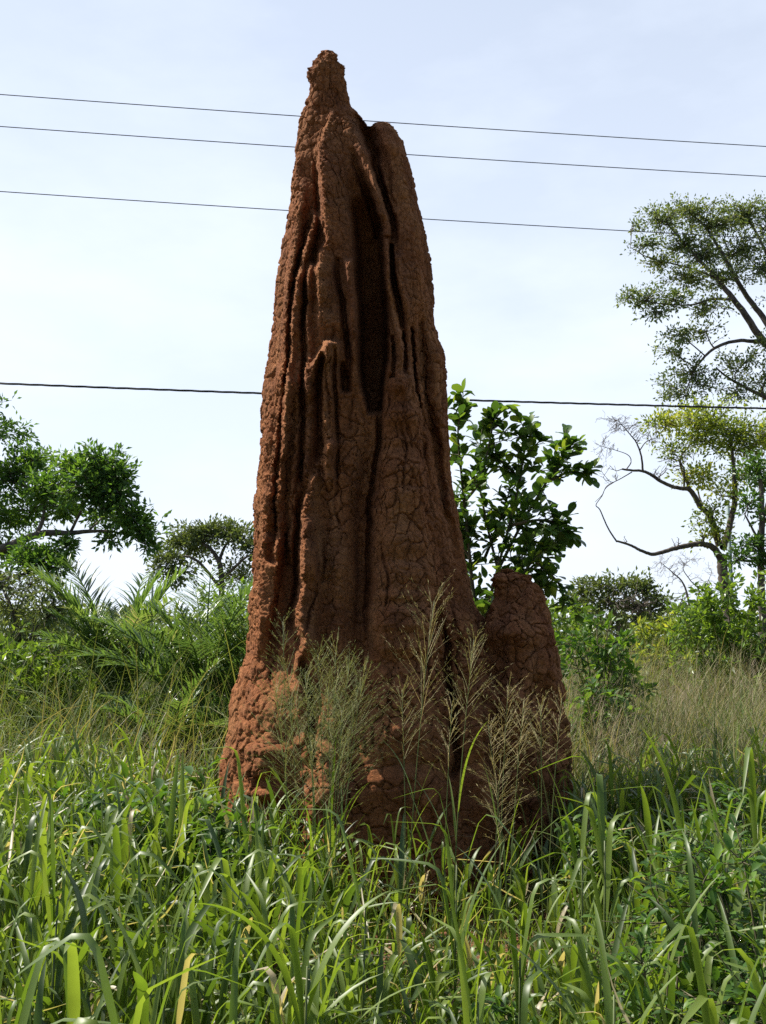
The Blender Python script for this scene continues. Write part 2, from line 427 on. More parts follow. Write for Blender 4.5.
def clay_body(left, right, ry_tab, D, vtop, vbot, feats, seed, nf=360, nb=110, sup=2.25, brick=(1, 1)):
    vs = [vtop]
    fine = np.concatenate([np.arange(vtop, vtop + 12, 0.35), np.arange(vtop + 12, 116, 0.9) if vtop < 100 else [],
                           np.arange(max(116, vtop + 12), max(128, vtop + 12), 0.3), np.arange(max(128, vtop + 12), vbot, 0.95)])
    vs = np.unique(np.round(fine, 3))
    zc = P(383, vs, D)[:, 2]
    xl = P(interp(left, vs), vs, D)[:, 0]; xr = P(interp(right, vs), vs, D)[:, 0]
    cx, rx = 0.5 * (xl + xr), 0.5 * (xr - xl)
    ry = interp(ry_tab, vs)
    th = np.concatenate([np.linspace(np.pi, 2 * np.pi, nf, endpoint=False), np.linspace(0, np.pi, nb, endpoint=False)])
    c, s = np.cos(th), np.sin(th)
    ex = np.sign(c) * np.abs(c) ** (2 / sup); ey = np.sign(s) * np.abs(s) ** (2 / sup)
    Y = D + ry[:, None] * ey[None]
    ul, ur = interp(left, vs), interp(right, vs)
    V = np.broadcast_to(vs[:, None], Y.shape)
    U = 0.5 * (ul + ur)[:, None] + 0.5 * (ur - ul)[:, None] * ex[None]
    rise = lambda y: P(U, V, np.where(y < D, y, D + 0.25 * (y - D)))
    p0 = rise(Y)
    X, Z = p0[..., 0], p0[..., 2]
    p0 = np.stack([X, Y, Z], -1)
    nrm = norm(np.stack([c[None] / rx[:, None], s[None] / ry[:, None], 0 * X], -1))
    nrm[..., 2] += 0.06
    front = sstep(0.02, 0.45, -np.broadcast_to(s[None], X.shape))
    # large wandering ribs everywhere
    q = np.stack([X * 6.0, Y * 6.0, Z * 0.55], -1)
    q = q + 0.35 * fbm(np.stack([X * 2, Y * 2, Z * 1.3], -1), seed + 3)[..., None]
    d = 0.030 * fbm(np.stack([X, Y, Z], -1) * 4.2, seed + 91, 3) * interp([(50, .4), (200, .6), (560, .9), (640, 1.3), (905, 1.5)], V)
    d = d + 0.030 * fbm(q, seed, 2) + 0.016 * (1 - np.abs(fbm(q * 2.1, seed + 5, 2))) - 0.008
    wob = 2.6 * fbm(np.stack([V * 0.045, V * 0.0, V * 0.0 + 3], -1), seed + 9, 3)
    f, crumb = feats(U, V, wob, seed)
    Y = Y - f * front
    p0 = rise(Y); X, Z = p0[..., 0], p0[..., 2]
    p0 = np.stack([X, Y, Z], -1)
    # dried clay plates parted by cracks
    sz = 0.098
    qq = np.stack([X, Y, Z * 0.80], -1) / sz
    qq = qq + 0.68 * np.stack([fbm(qq * 0.55, seed + 21), fbm(qq * 0.55, seed + 31), fbm(qq * 0.55, seed + 41)], -1)
    f1, f2, cid = voronoi(qq, seed)
    patch = sstep(-0.25, 0.25, fbm(np.stack([X * 2.3, Y * 2.3, Z * 1.5], -1), seed + 71))
    patch = patch ** 1.2
    br = interp([(60, 0.45), (330, 0.6), (430, 1.0), (700, 1.15), (900, 1.15)], V) * brick[0] * (0.5 + 0.65 * patch)
    cw = 0.10 + 0.10 * fbm(np.stack([X, Y, Z], -1) * 5, seed + 81)
    d = d - 0.031 * br * (1 - sstep(0.0, np.maximum(cw, .02), f2 - f1)) + interp([(50, .015), (620, .015), (680, .034), (905, .034)], V) * br * (cid - 0.5)
    q2 = np.stack([X, Y, Z * 0.7], -1) / 0.043
    q2 = q2 + 0.5 * np.stack([fbm(q2 * 0.6, seed + 23), fbm(q2 * 0.6, seed + 33), fbm(q2 * 0.6, seed + 43)], -1)
    e1, e2, eid = voronoi(q2, seed + 8)
    d = d + interp([(50, 1), (600, 1), (660, .35), (905, .35)], V) * (0.009 * (eid - 0.5) - 0.008 * (1 - sstep(0.0, 0.16, e2 - e1)))
    # small nodules, thick on the crumbling rib edges
    l1, l2, lid = voronoi(np.stack([X, Y, Z * .8], -1) / 0.075, seed + 6)
    d = d + np.clip(crumb, 0, 1) * interp([(50, 1.0), (110, .5), (140, .25), (560, .25), (575, 1.2), (905, .3)], V) * ((1 - np.minimum(1, l1 * 1.1)) * 0.026 - 0.018 + 0.024 * lid)
    g1, g2, gid = voronoi(np.stack([X, Y, Z], -1) / 0.027, seed + 2)
    nod = (1 - np.minimum(1, g1 * 1.25)) * (0.4 + gid)
    d = d + nod * (0.0012 + 0.022 * np.clip(crumb, 0, 1))
    d = d + 0.007 * fbm(np.stack([X, Y, Z], -1) * 16, seed + 55, 3)
    pos = p0 + nrm * d[..., None]
    if vtop < 100:                      # dip between the spire and the second peak
        g = lambda c_, w_: np.exp(-((U - c_) / w_) ** 2) * (1 - sstep(122, 138, V))
        pos[..., 2] += -0.042 * g(366, 6.5) * (V > 112) + 0.016 * g(382, 6)
    # narrow the summit to a rough point
    n = len(th); R = len(vs)
    i = np.arange(R - 1)[:, None] * n; j = np.arange(n)[None]; k = (j + 1) % n
    Q = np.stack([i + j, i + n + j, i + n + k, i + k], -1).reshape(-1, 4)
    V3 = np.concatenate([pos.reshape(-1, 3), pos[0].mean(0, keepdims=True) + [[0, 0, 0.012]]])
    T = np.stack([np.arange(n), (np.arange(n) + 1) % n, np.full(n, R * n)], -1)
    so = Soup(); so.add(V3, Q, T)
    return so


MAIN_L = [(51, 324), (53.5, 320), (57, 317), (61, 313.5), (65, 312), (69, 309), (78, 308.5), (83, 310.5), (90, 309.5), (108, 303), (128, 299), (177, 295), (232, 290), (281, 280), (325, 275),
          (369, 268.5), (434, 263), (500, 256), (565, 254), (620, 252), (655, 250), (672, 243), (690, 234), (710, 229), (740, 225), (770, 223), (810, 220), (905, 212)]
MAIN_R = [(51, 329), (52.5, 332.5), (57, 333.5), (62, 334.5), (66, 338.5), (73, 339.5), (89, 343.5), (107, 348), (114, 355), (118, 359.5), (121, 364), (122, 370), (122.8, 377), (124.2, 383.5), (127, 389), (132, 394), (141, 401),
          (160, 406), (183, 413), (216, 421), (255, 427), (291, 430), (324, 432), (342, 438), (353, 442), (385, 445), (434, 447), (483, 451),
          (516, 457), (548, 462), (581, 469), (605, 475), (622, 484), (660, 498), (720, 510), (800, 522), (905, 536)]
MAIN_RY = [(51, 0.05), (60, 0.10), (110, 0.155), (135, 0.21), (200, 0.32), (300, 0.42), (420, 0.52), (560, 0.62), (640, 0.69), (700, 0.78), (780, 0.92), (905, 1.1)]


def main_feats(U, V, wob, seed):
    f = 0 * U; cr = 0 * U
    rf = np.random.default_rng(8)

    def add(pts, wl, wr=None, p=2.0, fade=(10, 10), crumb=0.0, wb=1.0, gain=None):
        nonlocal f, cr
        r = ridge(U, V, pts, wl, wr, p, fade, wob * wb)
        up = pts[len(pts) // 2][2] > 0
        k = gain or ((2.5 if crumb >= .6 else 1.75) if up else 1.3)
        ph = pts[0][0] * .37
        if up: k = k * np.clip(0.95 + 0.75 * fbm(np.stack([V * .034, V * 0 + ph, V * 0], -1), seed + 13, 3), .25, 1.6)
        f = f + r * k
        if crumb:
            h = max(abs(a[2]) for a in pts)
            cr = np.maximum(cr, crumb * np.abs(r) / h)

    # peak and the crumbling centre rib
    add([(331, 113, .03, .5), (325, 132, .05, .7), (320, 151, .07), (324, 187, .075), (326, 213, .075), (328, 242, .07), (322, 255, .07), (321, 307, .06), (319, 345, .03)], 4, 14, 1.9, (6, 20), 1.0)
    add([(345, 112, .01), (353, 130, .04), (364, 154, .085), (375, 188, .10), (384, 212, .105), (388, 234, .10)], 18, 4.5, 2.4, (20, 4), .15, .6, 1.9)
    add([(338, 150, .02), (346, 200, .045), (345, 260, .055), (342, 330, .05), (344, 400, .03)], 12, 10, 2.2, (30, 30))
    add([(366, 119, -.10), (371, 130, -.13), (379, 150, -.12), (387, 172, -.08), (396, 200, -.03)], 6.5, 6, 2.4, (2, 14))
    add([(388, 132, .05), (398, 180, .05), (408, 240, .05), (415, 300, .05), (420, 335, .03)], 15, 15, 2.4, (8, 20))
    # hollow in the front
    add([(357, 150, -.02), (362, 195, -.08), (368, 228, -.24), (372, 260, -.30), (374, 310, -.38), (374, 360, -.38), (374, 385, -.36, .8), (375, 408, -.3, .5)], 15, 12.5, 7.0, (30, 8), 0, .9, 1.9)
    add([(385, 240, .05), (389, 285, .07), (395, 324, .07), (400, 352, .04)], 3.4, 3.2, 3, (4, 12), .5, 1, 1.9)
    add([(391, 246, -.16), (396, 285, -.17), (401, 322, -.08)], 2.4, 2.2, 3, (4, 12), 0, 1.2)
    add([(397, 258, .05), (404, 300, .055), (409, 345, .02)], 3.5, 5, 2, (8, 14), .2)
    add([(349, 263, .085), (353, 300, .085), (354, 330, .07), (355, 380, .04)], 4.5, 4.5, 3, (6, 20), .2, .5)
    add([(343, 366, -.10, .6), (345, 378, -.20), (346, 389, -.20)], 4.5, 4.5, 3, (6, 6))
    # crumbling lip and broad column at right of the hollow
    add([(388, 336, .04), (396, 352, .08), (398, 384, .06)], 9, 12, 3, (14, 18), .9, 1, 1.6)
    for pts in ([(389, 342, .05), (390, 372, .06)], [(397, 334, .05), (401, 362, .06)], [(407, 350, .04), (409, 378, .05)]):
        add(pts, 3.2, 3.2, 2, (6, 8), 1.0, 1.5, 1.3)
    add([(402, 372, .02), (406, 389, .085), (405, 420, .10), (405, 480, .10, 1.1), (408, 548, .10, 1.3), (411, 640, .09, 1.7), (414, 760, .07, 2.2)], 23, 20, 4.0, (3, 80), .05, .6, 1.9)
    add([(371, 418, -.03), (366, 467, -.10), (361, 540, -.12), (360, 620, -.09), (356, 700, -.03)], 7, 8, 2, (10, 60), 0, 1.2)
    add([(419, 325, -.08), (427, 380, -.10), (431, 418, -.11), (437, 460, -.11), (443, 503, -.09), (450, 535, -.08), (458, 575, -.04)], 3.6, 4.5, 2, (14, 26))
    add([(436, 330, .03), (440, 400, .03), (448, 500, .03)], 7, 6, 2, (14, 40))
    # more rounded ribs and sharp furrows at the left
    add([(303, 190, .02), (295, 250, .045), (286, 310, .05), (281, 370, .045), (277, 410, .02)], 4.5, 6, 2.2, (20, 20), .7)
    add([(272, 380, .02), (268, 430, .045), (264, 490, .045), (261, 530, .02)], 4, 5, 2.2, (20, 20), .8)
    add([(301, 300, .03), (300, 360, .045), (298, 420, .05), (295, 480, .045), (293, 540, .03)], 4, 5, 2.2, (20, 30), .7)
    add([(320, 500, .03), (318, 560, .05), (317, 620, .05), (315, 660, .03)], 6, 8, 2.4, (30, 30), .3)
    for pts in ([(312, 222, -.03), (300, 262, -.06), (290, 300, -.07), (286, 385, -.07), (279, 450, -.06), (274, 530, -.05)], [(309, 267, -.03), (303, 322, -.06), (303, 370, -.06), (303, 420, -.06), (303, 470, -.04)],
                [(322, 352, -.04), (321, 385, -.06), (321, 428, -.06), (321, 470, -.03)], [(308, 486, -.04), (300, 516, -.08), (298, 565, -.09), (294, 614, -.08)], [(318, 160, -.04), (318, 187, -.06), (319, 230, -.06), (315, 262, -.04)]):
        add(pts, 3.2, 2.2, 2, (12, 24), 0, 1, 1.6)
    # thin ribs on the lit side
    add([(316, 219, .05), (305, 262, .06), (296, 300, .07), (293, 330, .07), (290, 385, .07), (284, 450, .07), (279, 500, .07), (276, 556, .05)], 3.8, 7, 1.8, (10, 12), 1.0)
    add([(289, 387, .03), (280, 413, .06), (272, 477, .065), (263, 542, .06), (258, 600, .05), (256, 640, .03)], 4, 7, 1.8, (12, 20), 1.0)
    add([(313, 267, .06), (308, 322, .07), (308, 370, .065), (308, 420, .06), (308, 470, .05)], 3.6, 7, 1.8, (6, 22), 1.0)
    add([(328, 345, .085), (326, 385, .075), (326, 428, .07), (328, 480, .05)], 3.6, 9, 1.8, (5, 16), 1.0)
    add([(327, 344, .07), (316, 359, .06), (311, 388, .04)], 4, 6, 2, (5, 14), 1.0)
    add([(329, 446, .05), (315, 482, .085), (307, 516, .10), (306, 565, .11), (302, 614, .11), (306, 640, .09), (296, 690, .05)], 4.5, 10, 1.8, (8, 40), 1.0)
    add([(300, 160, .02), (298, 230, .04), (287, 300, .035), (282, 380, .02)], 4, 6, 2, (20, 30), .6)
    add([(340, 480, .02), (338, 560, .045), (336, 640, .04)], 12, 12, 2.2, (40, 60))
    # shadowed troughs between the ribs
    add([(300, 330, -.03), (299, 420, -.05), (293, 500, -.06), (290, 570, -.08), (286, 625, -.07)], 8, 9, 2, (60, 20))
    add([(318, 400, -.03), (318, 450, -.045), (322, 520, -.06), (322, 600, -.06), (324, 650, -.03)], 7, 8, 2, (40, 40))
    # stub against the foot at left
    add([(271, 566, .07), (268, 590, .085), (265, 620, .09), (261, 650, .07), (257, 690, .03)], 8, 8, 3, (6, 40), .5, .3)
    # worn apron at the foot
    add([(272, 676, .02), (266, 710, .05), (260, 760, .09), (256, 840, .12)], 24, 26, 2.2, (16, 60), .7)
    add([(315, 700, .02), (318, 780, .08), (318, 860, .1)], 22, 26, 2.2, (30, 60), .3)
    add([(462, 622, .03), (474, 660, .08), (484, 720, .1), (490, 800, .1)], 16, 18, 2.2, (20, 60), .2)
    add([(440, 640, -.03), (448, 700, -.06), (452, 790, -.07)], 9, 9, 2, (30, 60))
    # deep fissures that part the slabs
    for pts, w in (([(356, 117, -.06, 1.3), (365, 128, -.15, 1.7), (373, 152, -.20, 1.3), (381, 184, -.22), (391, 214, -.20), (394, 236, -.12)], 3.4), ([(352, 150, -.04), (361, 176, -.10), (371, 205, -.16), (378, 228, -.16)], 4.5),
                   ([(383, 392, -.05), (380, 410, -.14), (378, 440, -.15), (374, 480, -.14), (369, 540, -.12), (367, 600, -.10), (368, 650, -.05)], 2.8), ([(392, 378, -.06), (403, 374, -.14), (414, 374, -.13), (421, 380, -.05)], 3.0),
                   ([(391, 340, -.10), (393, 370, -.10)], 1.8), ([(401, 336, -.12), (404, 366, -.10)], 1.8), ([(411, 330, -.10), (414, 368, -.12), (424, 420, -.08)], 2.2), ([(338, 262, -.04), (342, 300, -.11), (346, 345, -.12), (349, 372, -.06)], 2.6),
                   ([(333, 350, -.06), (336, 400, -.08), (337, 470, -.06)], 2.0), ([(438, 600, -.05), (446, 640, -.12), (452, 700, -.14), (456, 770, -.12)], 4.0), ([(300, 640, -.05), (310, 690, -.12), (312, 760, -.12)], 4.0)):
        add(pts, w, w, 2.6, (6, 12), 0, 1.3)
    for _ in range(34):
        va = rf.uniform(150, 700); ln = rf.uniform(22, 80)
        a, b = np.interp(va, [a[0] for a in MAIN_L], [a[1] for a in MAIN_L]), np.interp(va, [a[0] for a in MAIN_R], [a[1] for a in MAIN_R])
        uu = a + (b - a) * rf.uniform(.1, .95); h = -rf.uniform(.02, .055); sl = (uu - .5 * (a + b)) * .0012
        add([(uu, va, h * .5), (uu + sl * ln + rf.normal() * 2, va + ln * .5, h), (uu + sl * 2 * ln + rf.normal() * 3, va + ln, h * .5)], 1.5, 1.5, 2, (8, 8), 0, 1.6)
    cr = np.maximum(cr, 1.0 * (1 - sstep(70, 100, V)))
    cr = np.maximum(cr, 0.05 * sstep(640, 680, V) * (1 - sstep(300, 330, U)))
    cr = np.maximum(cr, 0.8 * sstep(378, 386, U) * (1 - sstep(126, 150, V)) * sstep(112, 118, V))
    return f, cr


TUR_L = [(570, 506), (571, 502), (573, 499), (578, 497), (585, 498.5), (590, 497), (597, 496.5), (602, 494), (610, 491), (616, 487), (640, 479), (680, 470), (740, 462), (905, 450)]
TUR_R = [(570, 511), (571, 514), (573.5, 517), (575, 522), (578, 526), (582, 527), (585, 532), (589, 538), (594, 539), (598, 543), (606, 545), (612, 549), (622, 552), (632, 555), (645, 556.5), (660, 559.5), (684, 562), (731, 566), (778, 570), (830, 573), (905, 578)]
TUR_RY = [(570, .03), (578, .10), (620, .24), (700, .36), (800, .46), (905, .56)]


def turret_feats(U, V, wob, seed):
    f = 0.2 * fbm(np.stack([U * .035, V * .03, 0 * U], -1), 41, 3)
    f = f + ridge(U, V, [(515, 585, .03), (520, 640, .05), (528, 760, .05)], 18, 18, 2.4, (10, 80), wob)
    f = f + ridge(U, V, [(498, 620, .02), (497, 690, -.05), (500, 760, -.06)], 6, 7, 2, (20, 60), wob)
    cr = 1.0 * (1 - sstep(578, 612, V)) + 0.15
    return f, cr


mound = clay_body(MAIN_L, MAIN_R, MAIN_RY, MD, 51, 912, main_feats, 5, brick=(1, 1)).build('termite_mound', M['clay'])
tag(mound, 'tall ridged spire of cracked red-brown clay with a deep hollow in its front', 'termite mound')
tur = clay_body(TUR_L, TUR_R, TUR_RY, 7.05, 570, 915, turret_feats, 17, nf=200, nb=70, brick=(1.6, 1)).build('side_turret', M['clay'], mound)
tur['label'] = 'short blunt side turret with a crumbled orange top'

# ------------------------------------------------------------------ power lines
def wire(v0, v1, r, label, mat, name='power_line', twisted=False):
    a, b = P(0, v0, 11.0), P(766, v1, 12.2)
    d = (b - a) / np.linalg.norm(b - a)
    L = 30.0
    t = np.linspace(-L, L, 240 if twisted else 60)
    mid = 0.5 * (a + b)
    pts = mid + d * t[:, None]
    pts[:, 2] += 0.0009 * t ** 2 - 0.012
    s = Soup()
    if twisted:
        t2 = np.linspace(-L, L, 1500)
        base = mid + d * t2[:, None]; base[:, 2] += 0.0009 * t2 ** 2 - 0.012
        sd = np.cross(d, [0, 0, 1.0])
        for k in range(3):
            ph = t2 * 9 + k * 2 * np.pi / 3
            tube(s, base + r * 0.55 * (np.cos(ph)[:, None] * sd + np.sin(ph)[:, None] * np.array([0, 0, 1.0])), r * 0.55, 5)
    else:
        tube(s, pts, r, 6)
    tag(s.build(name, mat), label, 'power line', 'power lines strung across the sky')


wire(95, 147, 0.0052, 'topmost of the thin wires, passing just below the tip of the clay spire', M['wire'])
wire(127, 177, 0.0052, 'second thin wire from the top, passing just below the notch in the clay spire', M['wire'])
wire(192, 239, 0.0052, 'third thin wire from the top, running into the crown of the tall tree', M['wire'])
wire(384, 409, 0.0125, 'thick black twisted cable, lowest of the four lines across the sky', M['cable'], 'power_cable', True)

# ------------------------------------------------------------------ trees and shrubs
def crown_from(nodes, nrad, clumps, Y, wood, leafs, lsize, per_twig, rtwig=0.008, sag=0.1, clus=0.28, updir=0.4, ratio=0.5, droop=0.15, lfold=0.35, dens=1.0, spread=1.0):
    """Branches from the limbs into each clump, twigs to its volume, leaves round the twigs' outer part."""
    for (u, v, dy, ru, rv, n) in clumps:
        n = max(3, int(n * dens))
        c = P(u, v, Y + dy)
        R = np.array([ru, 0.5 * (ru + rv), rv]) / F * (Y + dy) * RNG.uniform(.95, 1.3) * spread
        k = np.argmin(np.linalg.norm(nodes - c, axis=1) + 0.6 * np.maximum(0, nodes[:, 2] - c[2]))
        a = nodes[k]
        m = 0.5 * (a + c) + RNG.normal(size=3) * 0.08 * np.linalg.norm(c - a) + np.array([0, 0, -0.04]) * np.linalg.norm(c - a)
        br = curve([a, m, c], 6)
        r0 = min(nrad[k] * 0.6, 0.02 + 0.012 * np.linalg.norm(c - a) + rtwig)
        tube(wood, br, np.linspace(r0, rtwig * 1.3, len(br)), 5)
        sub = br[len(br) // 3:]
        bases, dirs = [], []
        for _ in range(n):
            q = RNG.normal(size=3); q /= np.linalg.norm(q)
            tip = c + R * q * (0.25 + 1.05 * RNG.random() ** 0.6)
            b = sub[np.argmin(np.linalg.norm(sub - tip, axis=1) + RNG.random(len(sub)) * 0.4 * R.mean())]
            L = np.linalg.norm(tip - b)
            md = 0.5 * (b + tip) + RNG.normal(size=3) * 0.1 * L + np.array([0, 0, sag * L])
            tw = curve([b, md, tip], 3)
            tube(wood, tw, np.linspace(rtwig, rtwig * 0.4, len(tw)), 3)
            kk = max(2, int(per_twig * 1.25 * (0.5 + 1.0 * RNG.random())))
            s = np.clip(1.05 - RNG.random(kk) ** 1.4 * min(1.0, 1.8 * clus / max(L, .05)), 0, 1.0)
            i = np.minimum((s * (len(tw) - 1)).astype(int), len(tw) - 2)
            fr = (s * (len(tw) - 1) - i)[:, None]
            pp = tw[i] * (1 - fr) + tw[i + 1] * fr
            dd = norm(RNG.normal(size=(kk, 3)) + norm(tip - b) * 0.7 + np.array([0, 0, updir]))
            bases.append(pp + dd * clus * 0.45 * RNG.random((kk, 1))); dirs.append(dd)
        B = np.concatenate(bases); Dv = np.concatenate(dirs)
        ll = lsize * 0.68 * (0.7 + 0.6 * RNG.random(len(B)))
        leaves(leafs, B, Dv, ll, ll * ratio, droop=droop, fold=lfold,
               tint=np.clip(RNG.random(len(B)) * 0.8 + RNG.normal() * 0.14 + 0.1, 0, 1))


def limb_nodes(limbs, Y, wood, rough=0.02, sides=8, per=8):
    nodes, rad = [], []
    for lb in limbs:
        p = np.array([np.append(P(u, v, Y + dy), r * 0.68) for (u, v, dy, r) in lb])
        c = curve(p, per)
        pts = c[:, :3] + RNG.normal(size=(len(c), 3)) * rough * c[:, 3:4] * 4
        tube(wood, pts, np.maximum(c[:, 3], 0.004), sides)
        nodes.append(pts); rad.append(c[:, 3])
    return np.concatenate(nodes), np.concatenate(rad)


def tree(name, label, cat, Y, base_uv, limbs, clumps, leaf, bark, lsize, per_twig, group=None, bare=None, **kw):
    b = P(base_uv[0], base_uv[1], Y); b[2] = 0.0
    root = thing(name, b, label, cat, group)
    wood, lf = Soup(), Soup()
    nodes, rad = limb_nodes(limbs, Y, wood)
    crown_from(nodes, rad, clumps, Y, wood, lf, lsize, per_twig, **kw)
    if bare:
        for (u, v, dy, ru, rv, n) in bare: twiggery(wood, nodes, rad, P(u, v, Y + dy), np.array([ru, 0.5 * (ru + rv), rv]) / F * Y, n)
    wood.build('trunk', M[bark], root)
    if lf.n: lf.build('crown', M[leaf], root, smooth=False)
    return root


def twiggery(wood, nodes, rad, c, R, n):
    """Leafless twigs round c, each forking once or twice."""
    for _ in range(n):
        q = RNG.normal(size=3); q /= np.linalg.norm(q)
        tip = c + R * q * RNG.random() ** 0.33
        k = np.argmin(np.linalg.norm(nodes - tip, axis=1))
        b = nodes[k]; L = np.linalg.norm(tip - b)
        tw = curve([b, 0.5 * (b + tip) + RNG.normal(size=3) * 0.16 * L, tip], 5)
        r = min(rad[k] * 0.55, 0.010 + 0.006 * L)
        tube(wood, tw, np.linspace(r, 0.004, len(tw)), 4)
        for j in range(3):
            a = tw[RNG.integers(2, len(tw) - 1)]
            e = a + norm(norm(tip - b) + RNG.normal(size=3) * 0.8) * L * RNG.uniform(0.25, 0.6)
            t2 = curve([a, 0.5 * (a + e) + RNG.normal(size=3) * 0.1 * L, e], 4)
            tube(wood, t2, np.linspace(r * 0.5, 0.003, len(t2)), 3)


def ground_v(Y):
    return 640 + F * CZ / Y


# big dark tree at the left edge
tree('broadleaf_tree', 'large dark green tree reaching in from the left edge on a thick level branch', 'tree', 15.0, (-120, 740),
     [[(-120, 745, 0, .26), (-112, 650, 0, .22), (-95, 590, 0, .19), (-60, 562, 0, .13), (0, 549, -.2, .095), (40, 534, -.3, .075), (70, 533, -.3, .055), (105, 531, -.4, .03), (130, 535, -.4, .016)],
      [(36, 536, -.3, .05), (44, 515, -.1, .04), (40, 498, .1, .032), (22, 484, .2, .022)], [(-95, 590, 0, .16), (-90, 520, .3, .13), (-60, 470, .5, .09), (-20, 440, .5, .05)],
      [(-90, 520, .3, .1), (-30, 500, .8, .06), (20, 470, 1.0, .04)], [(70, 533, -.3, .035), (84, 505, -.5, .026), (92, 485, -.6, .018)],
      [(-60, 562, 0, .09), (-20, 580, -.6, .05), (20, 575, -.8, .03), (45, 565, -.8, .018)]],
     [(-22, 425, .5, 34, 26, 44), (-40, 470, .6, 40, 26, 30), (12, 478, .4, 28, 24, 42), (34, 462, .3, 22, 15, 26), (52, 486, -.2, 26, 20, 40), (78, 470, -.4, 24, 16, 34), (100, 466, -.5, 22, 14, 30),
      (90, 492, -.6, 26, 18, 40), (112, 494, -.6, 22, 18, 34), (118, 476, -.5, 16, 12, 18), (128, 514, -.6, 18, 13, 22), (105, 514, .2, 20, 10, 16), (146, 528, -.5, 15, 11, 17), (148, 545, -.5, 8, 8, 7), (112, 538, -.4, 10, 9, 8),
      (30, 512, .6, 24, 18, 26), (66, 510, .5, 22, 14, 22), (6, 520, .8, 24, 18, 28), (48, 553, -.6, 22, 13, 22), (28, 565, -.8, 20, 13, 20), (10, 552, .6, 18, 14, 14), (58, 570, -.8, 12, 8, 9), (66, 548, -.4, 13, 8, 9), (-30, 520, .2, 34, 30, 40), (-30, 575, -.6, 30, 20, 26)],
     'tree_dark', 'bark', 0.14, 17, clus=0.26, ratio=0.45, dens=1.18)

# smaller loose tree below it
tree('small_tree', 'loose grey-green small tree with drooping leaves below the level branch at the left', 'tree', 13.5, (20, 760),
     [[(22, 765, 0, .07), (20, 680, 0, .06), (14, 620, 0, .045), (2, 585, .1, .03)], [(20, 680, 0, .05), (34, 630, -.2, .035), (46, 590, -.3, .02)], [(34, 630, -.2, .025), (66, 602, -.3, .016)]],
     [(2, 585, .2, 24, 16, 26), (28, 588, 0, 20, 14, 20), (48, 592, -.3, 16, 14, 18), (14, 612, 0, 26, 16, 30), (45, 617, -.3, 20, 14, 24), (66, 610, -.3, 14, 12, 14), (20, 640, 0, 30, 16, 30), (58, 641, -.2, 20, 12, 18)],
     'far', 'bark', 0.13, 11, clus=0.24, ratio=0.30, droop=0.7, updir=0.1)

# umbrella crowned tree beyond the palms
tree('umbrella_tree', 'flat-topped tree standing beyond the palms left of the clay spire', 'tree', 26.0, (222, 703),
     [[(222, 706, 0, .16), (221, 640, 0, .13), (222, 590, 0, .11), (219, 562, 0, .09), (205, 545, 0, .06), (185, 540, .3, .04)], [(219, 562, 0, .07), (226, 545, .3, .05), (240, 536, .5, .035)],
      [(222, 590, 0, .07), (196, 560, -.4, .05), (172, 556, -.4, .03)], [(222, 580, 0, .06), (248, 556, -.4, .045), (270, 552, -.3, .03)]],
     [(205, 536, 0, 26, 10, 46), (183, 545, .3, 20, 9, 34), (232, 536, .5, 24, 10, 44), (168, 560, -.4, 17, 8, 26), (178, 575, -.4, 17, 9, 22), (252, 548, 0, 20, 13, 40), (268, 560, -.3, 18, 14, 24), (245, 575, .5, 18, 11, 26), (200, 552, .8, 20, 9, 22), (162, 568, -.4, 10, 6, 12), (205, 530, 0, 18, 6, 18)],
     'far', 'bark', 0.17, 16, clus=0.5, ratio=0.5, dens=1.0)

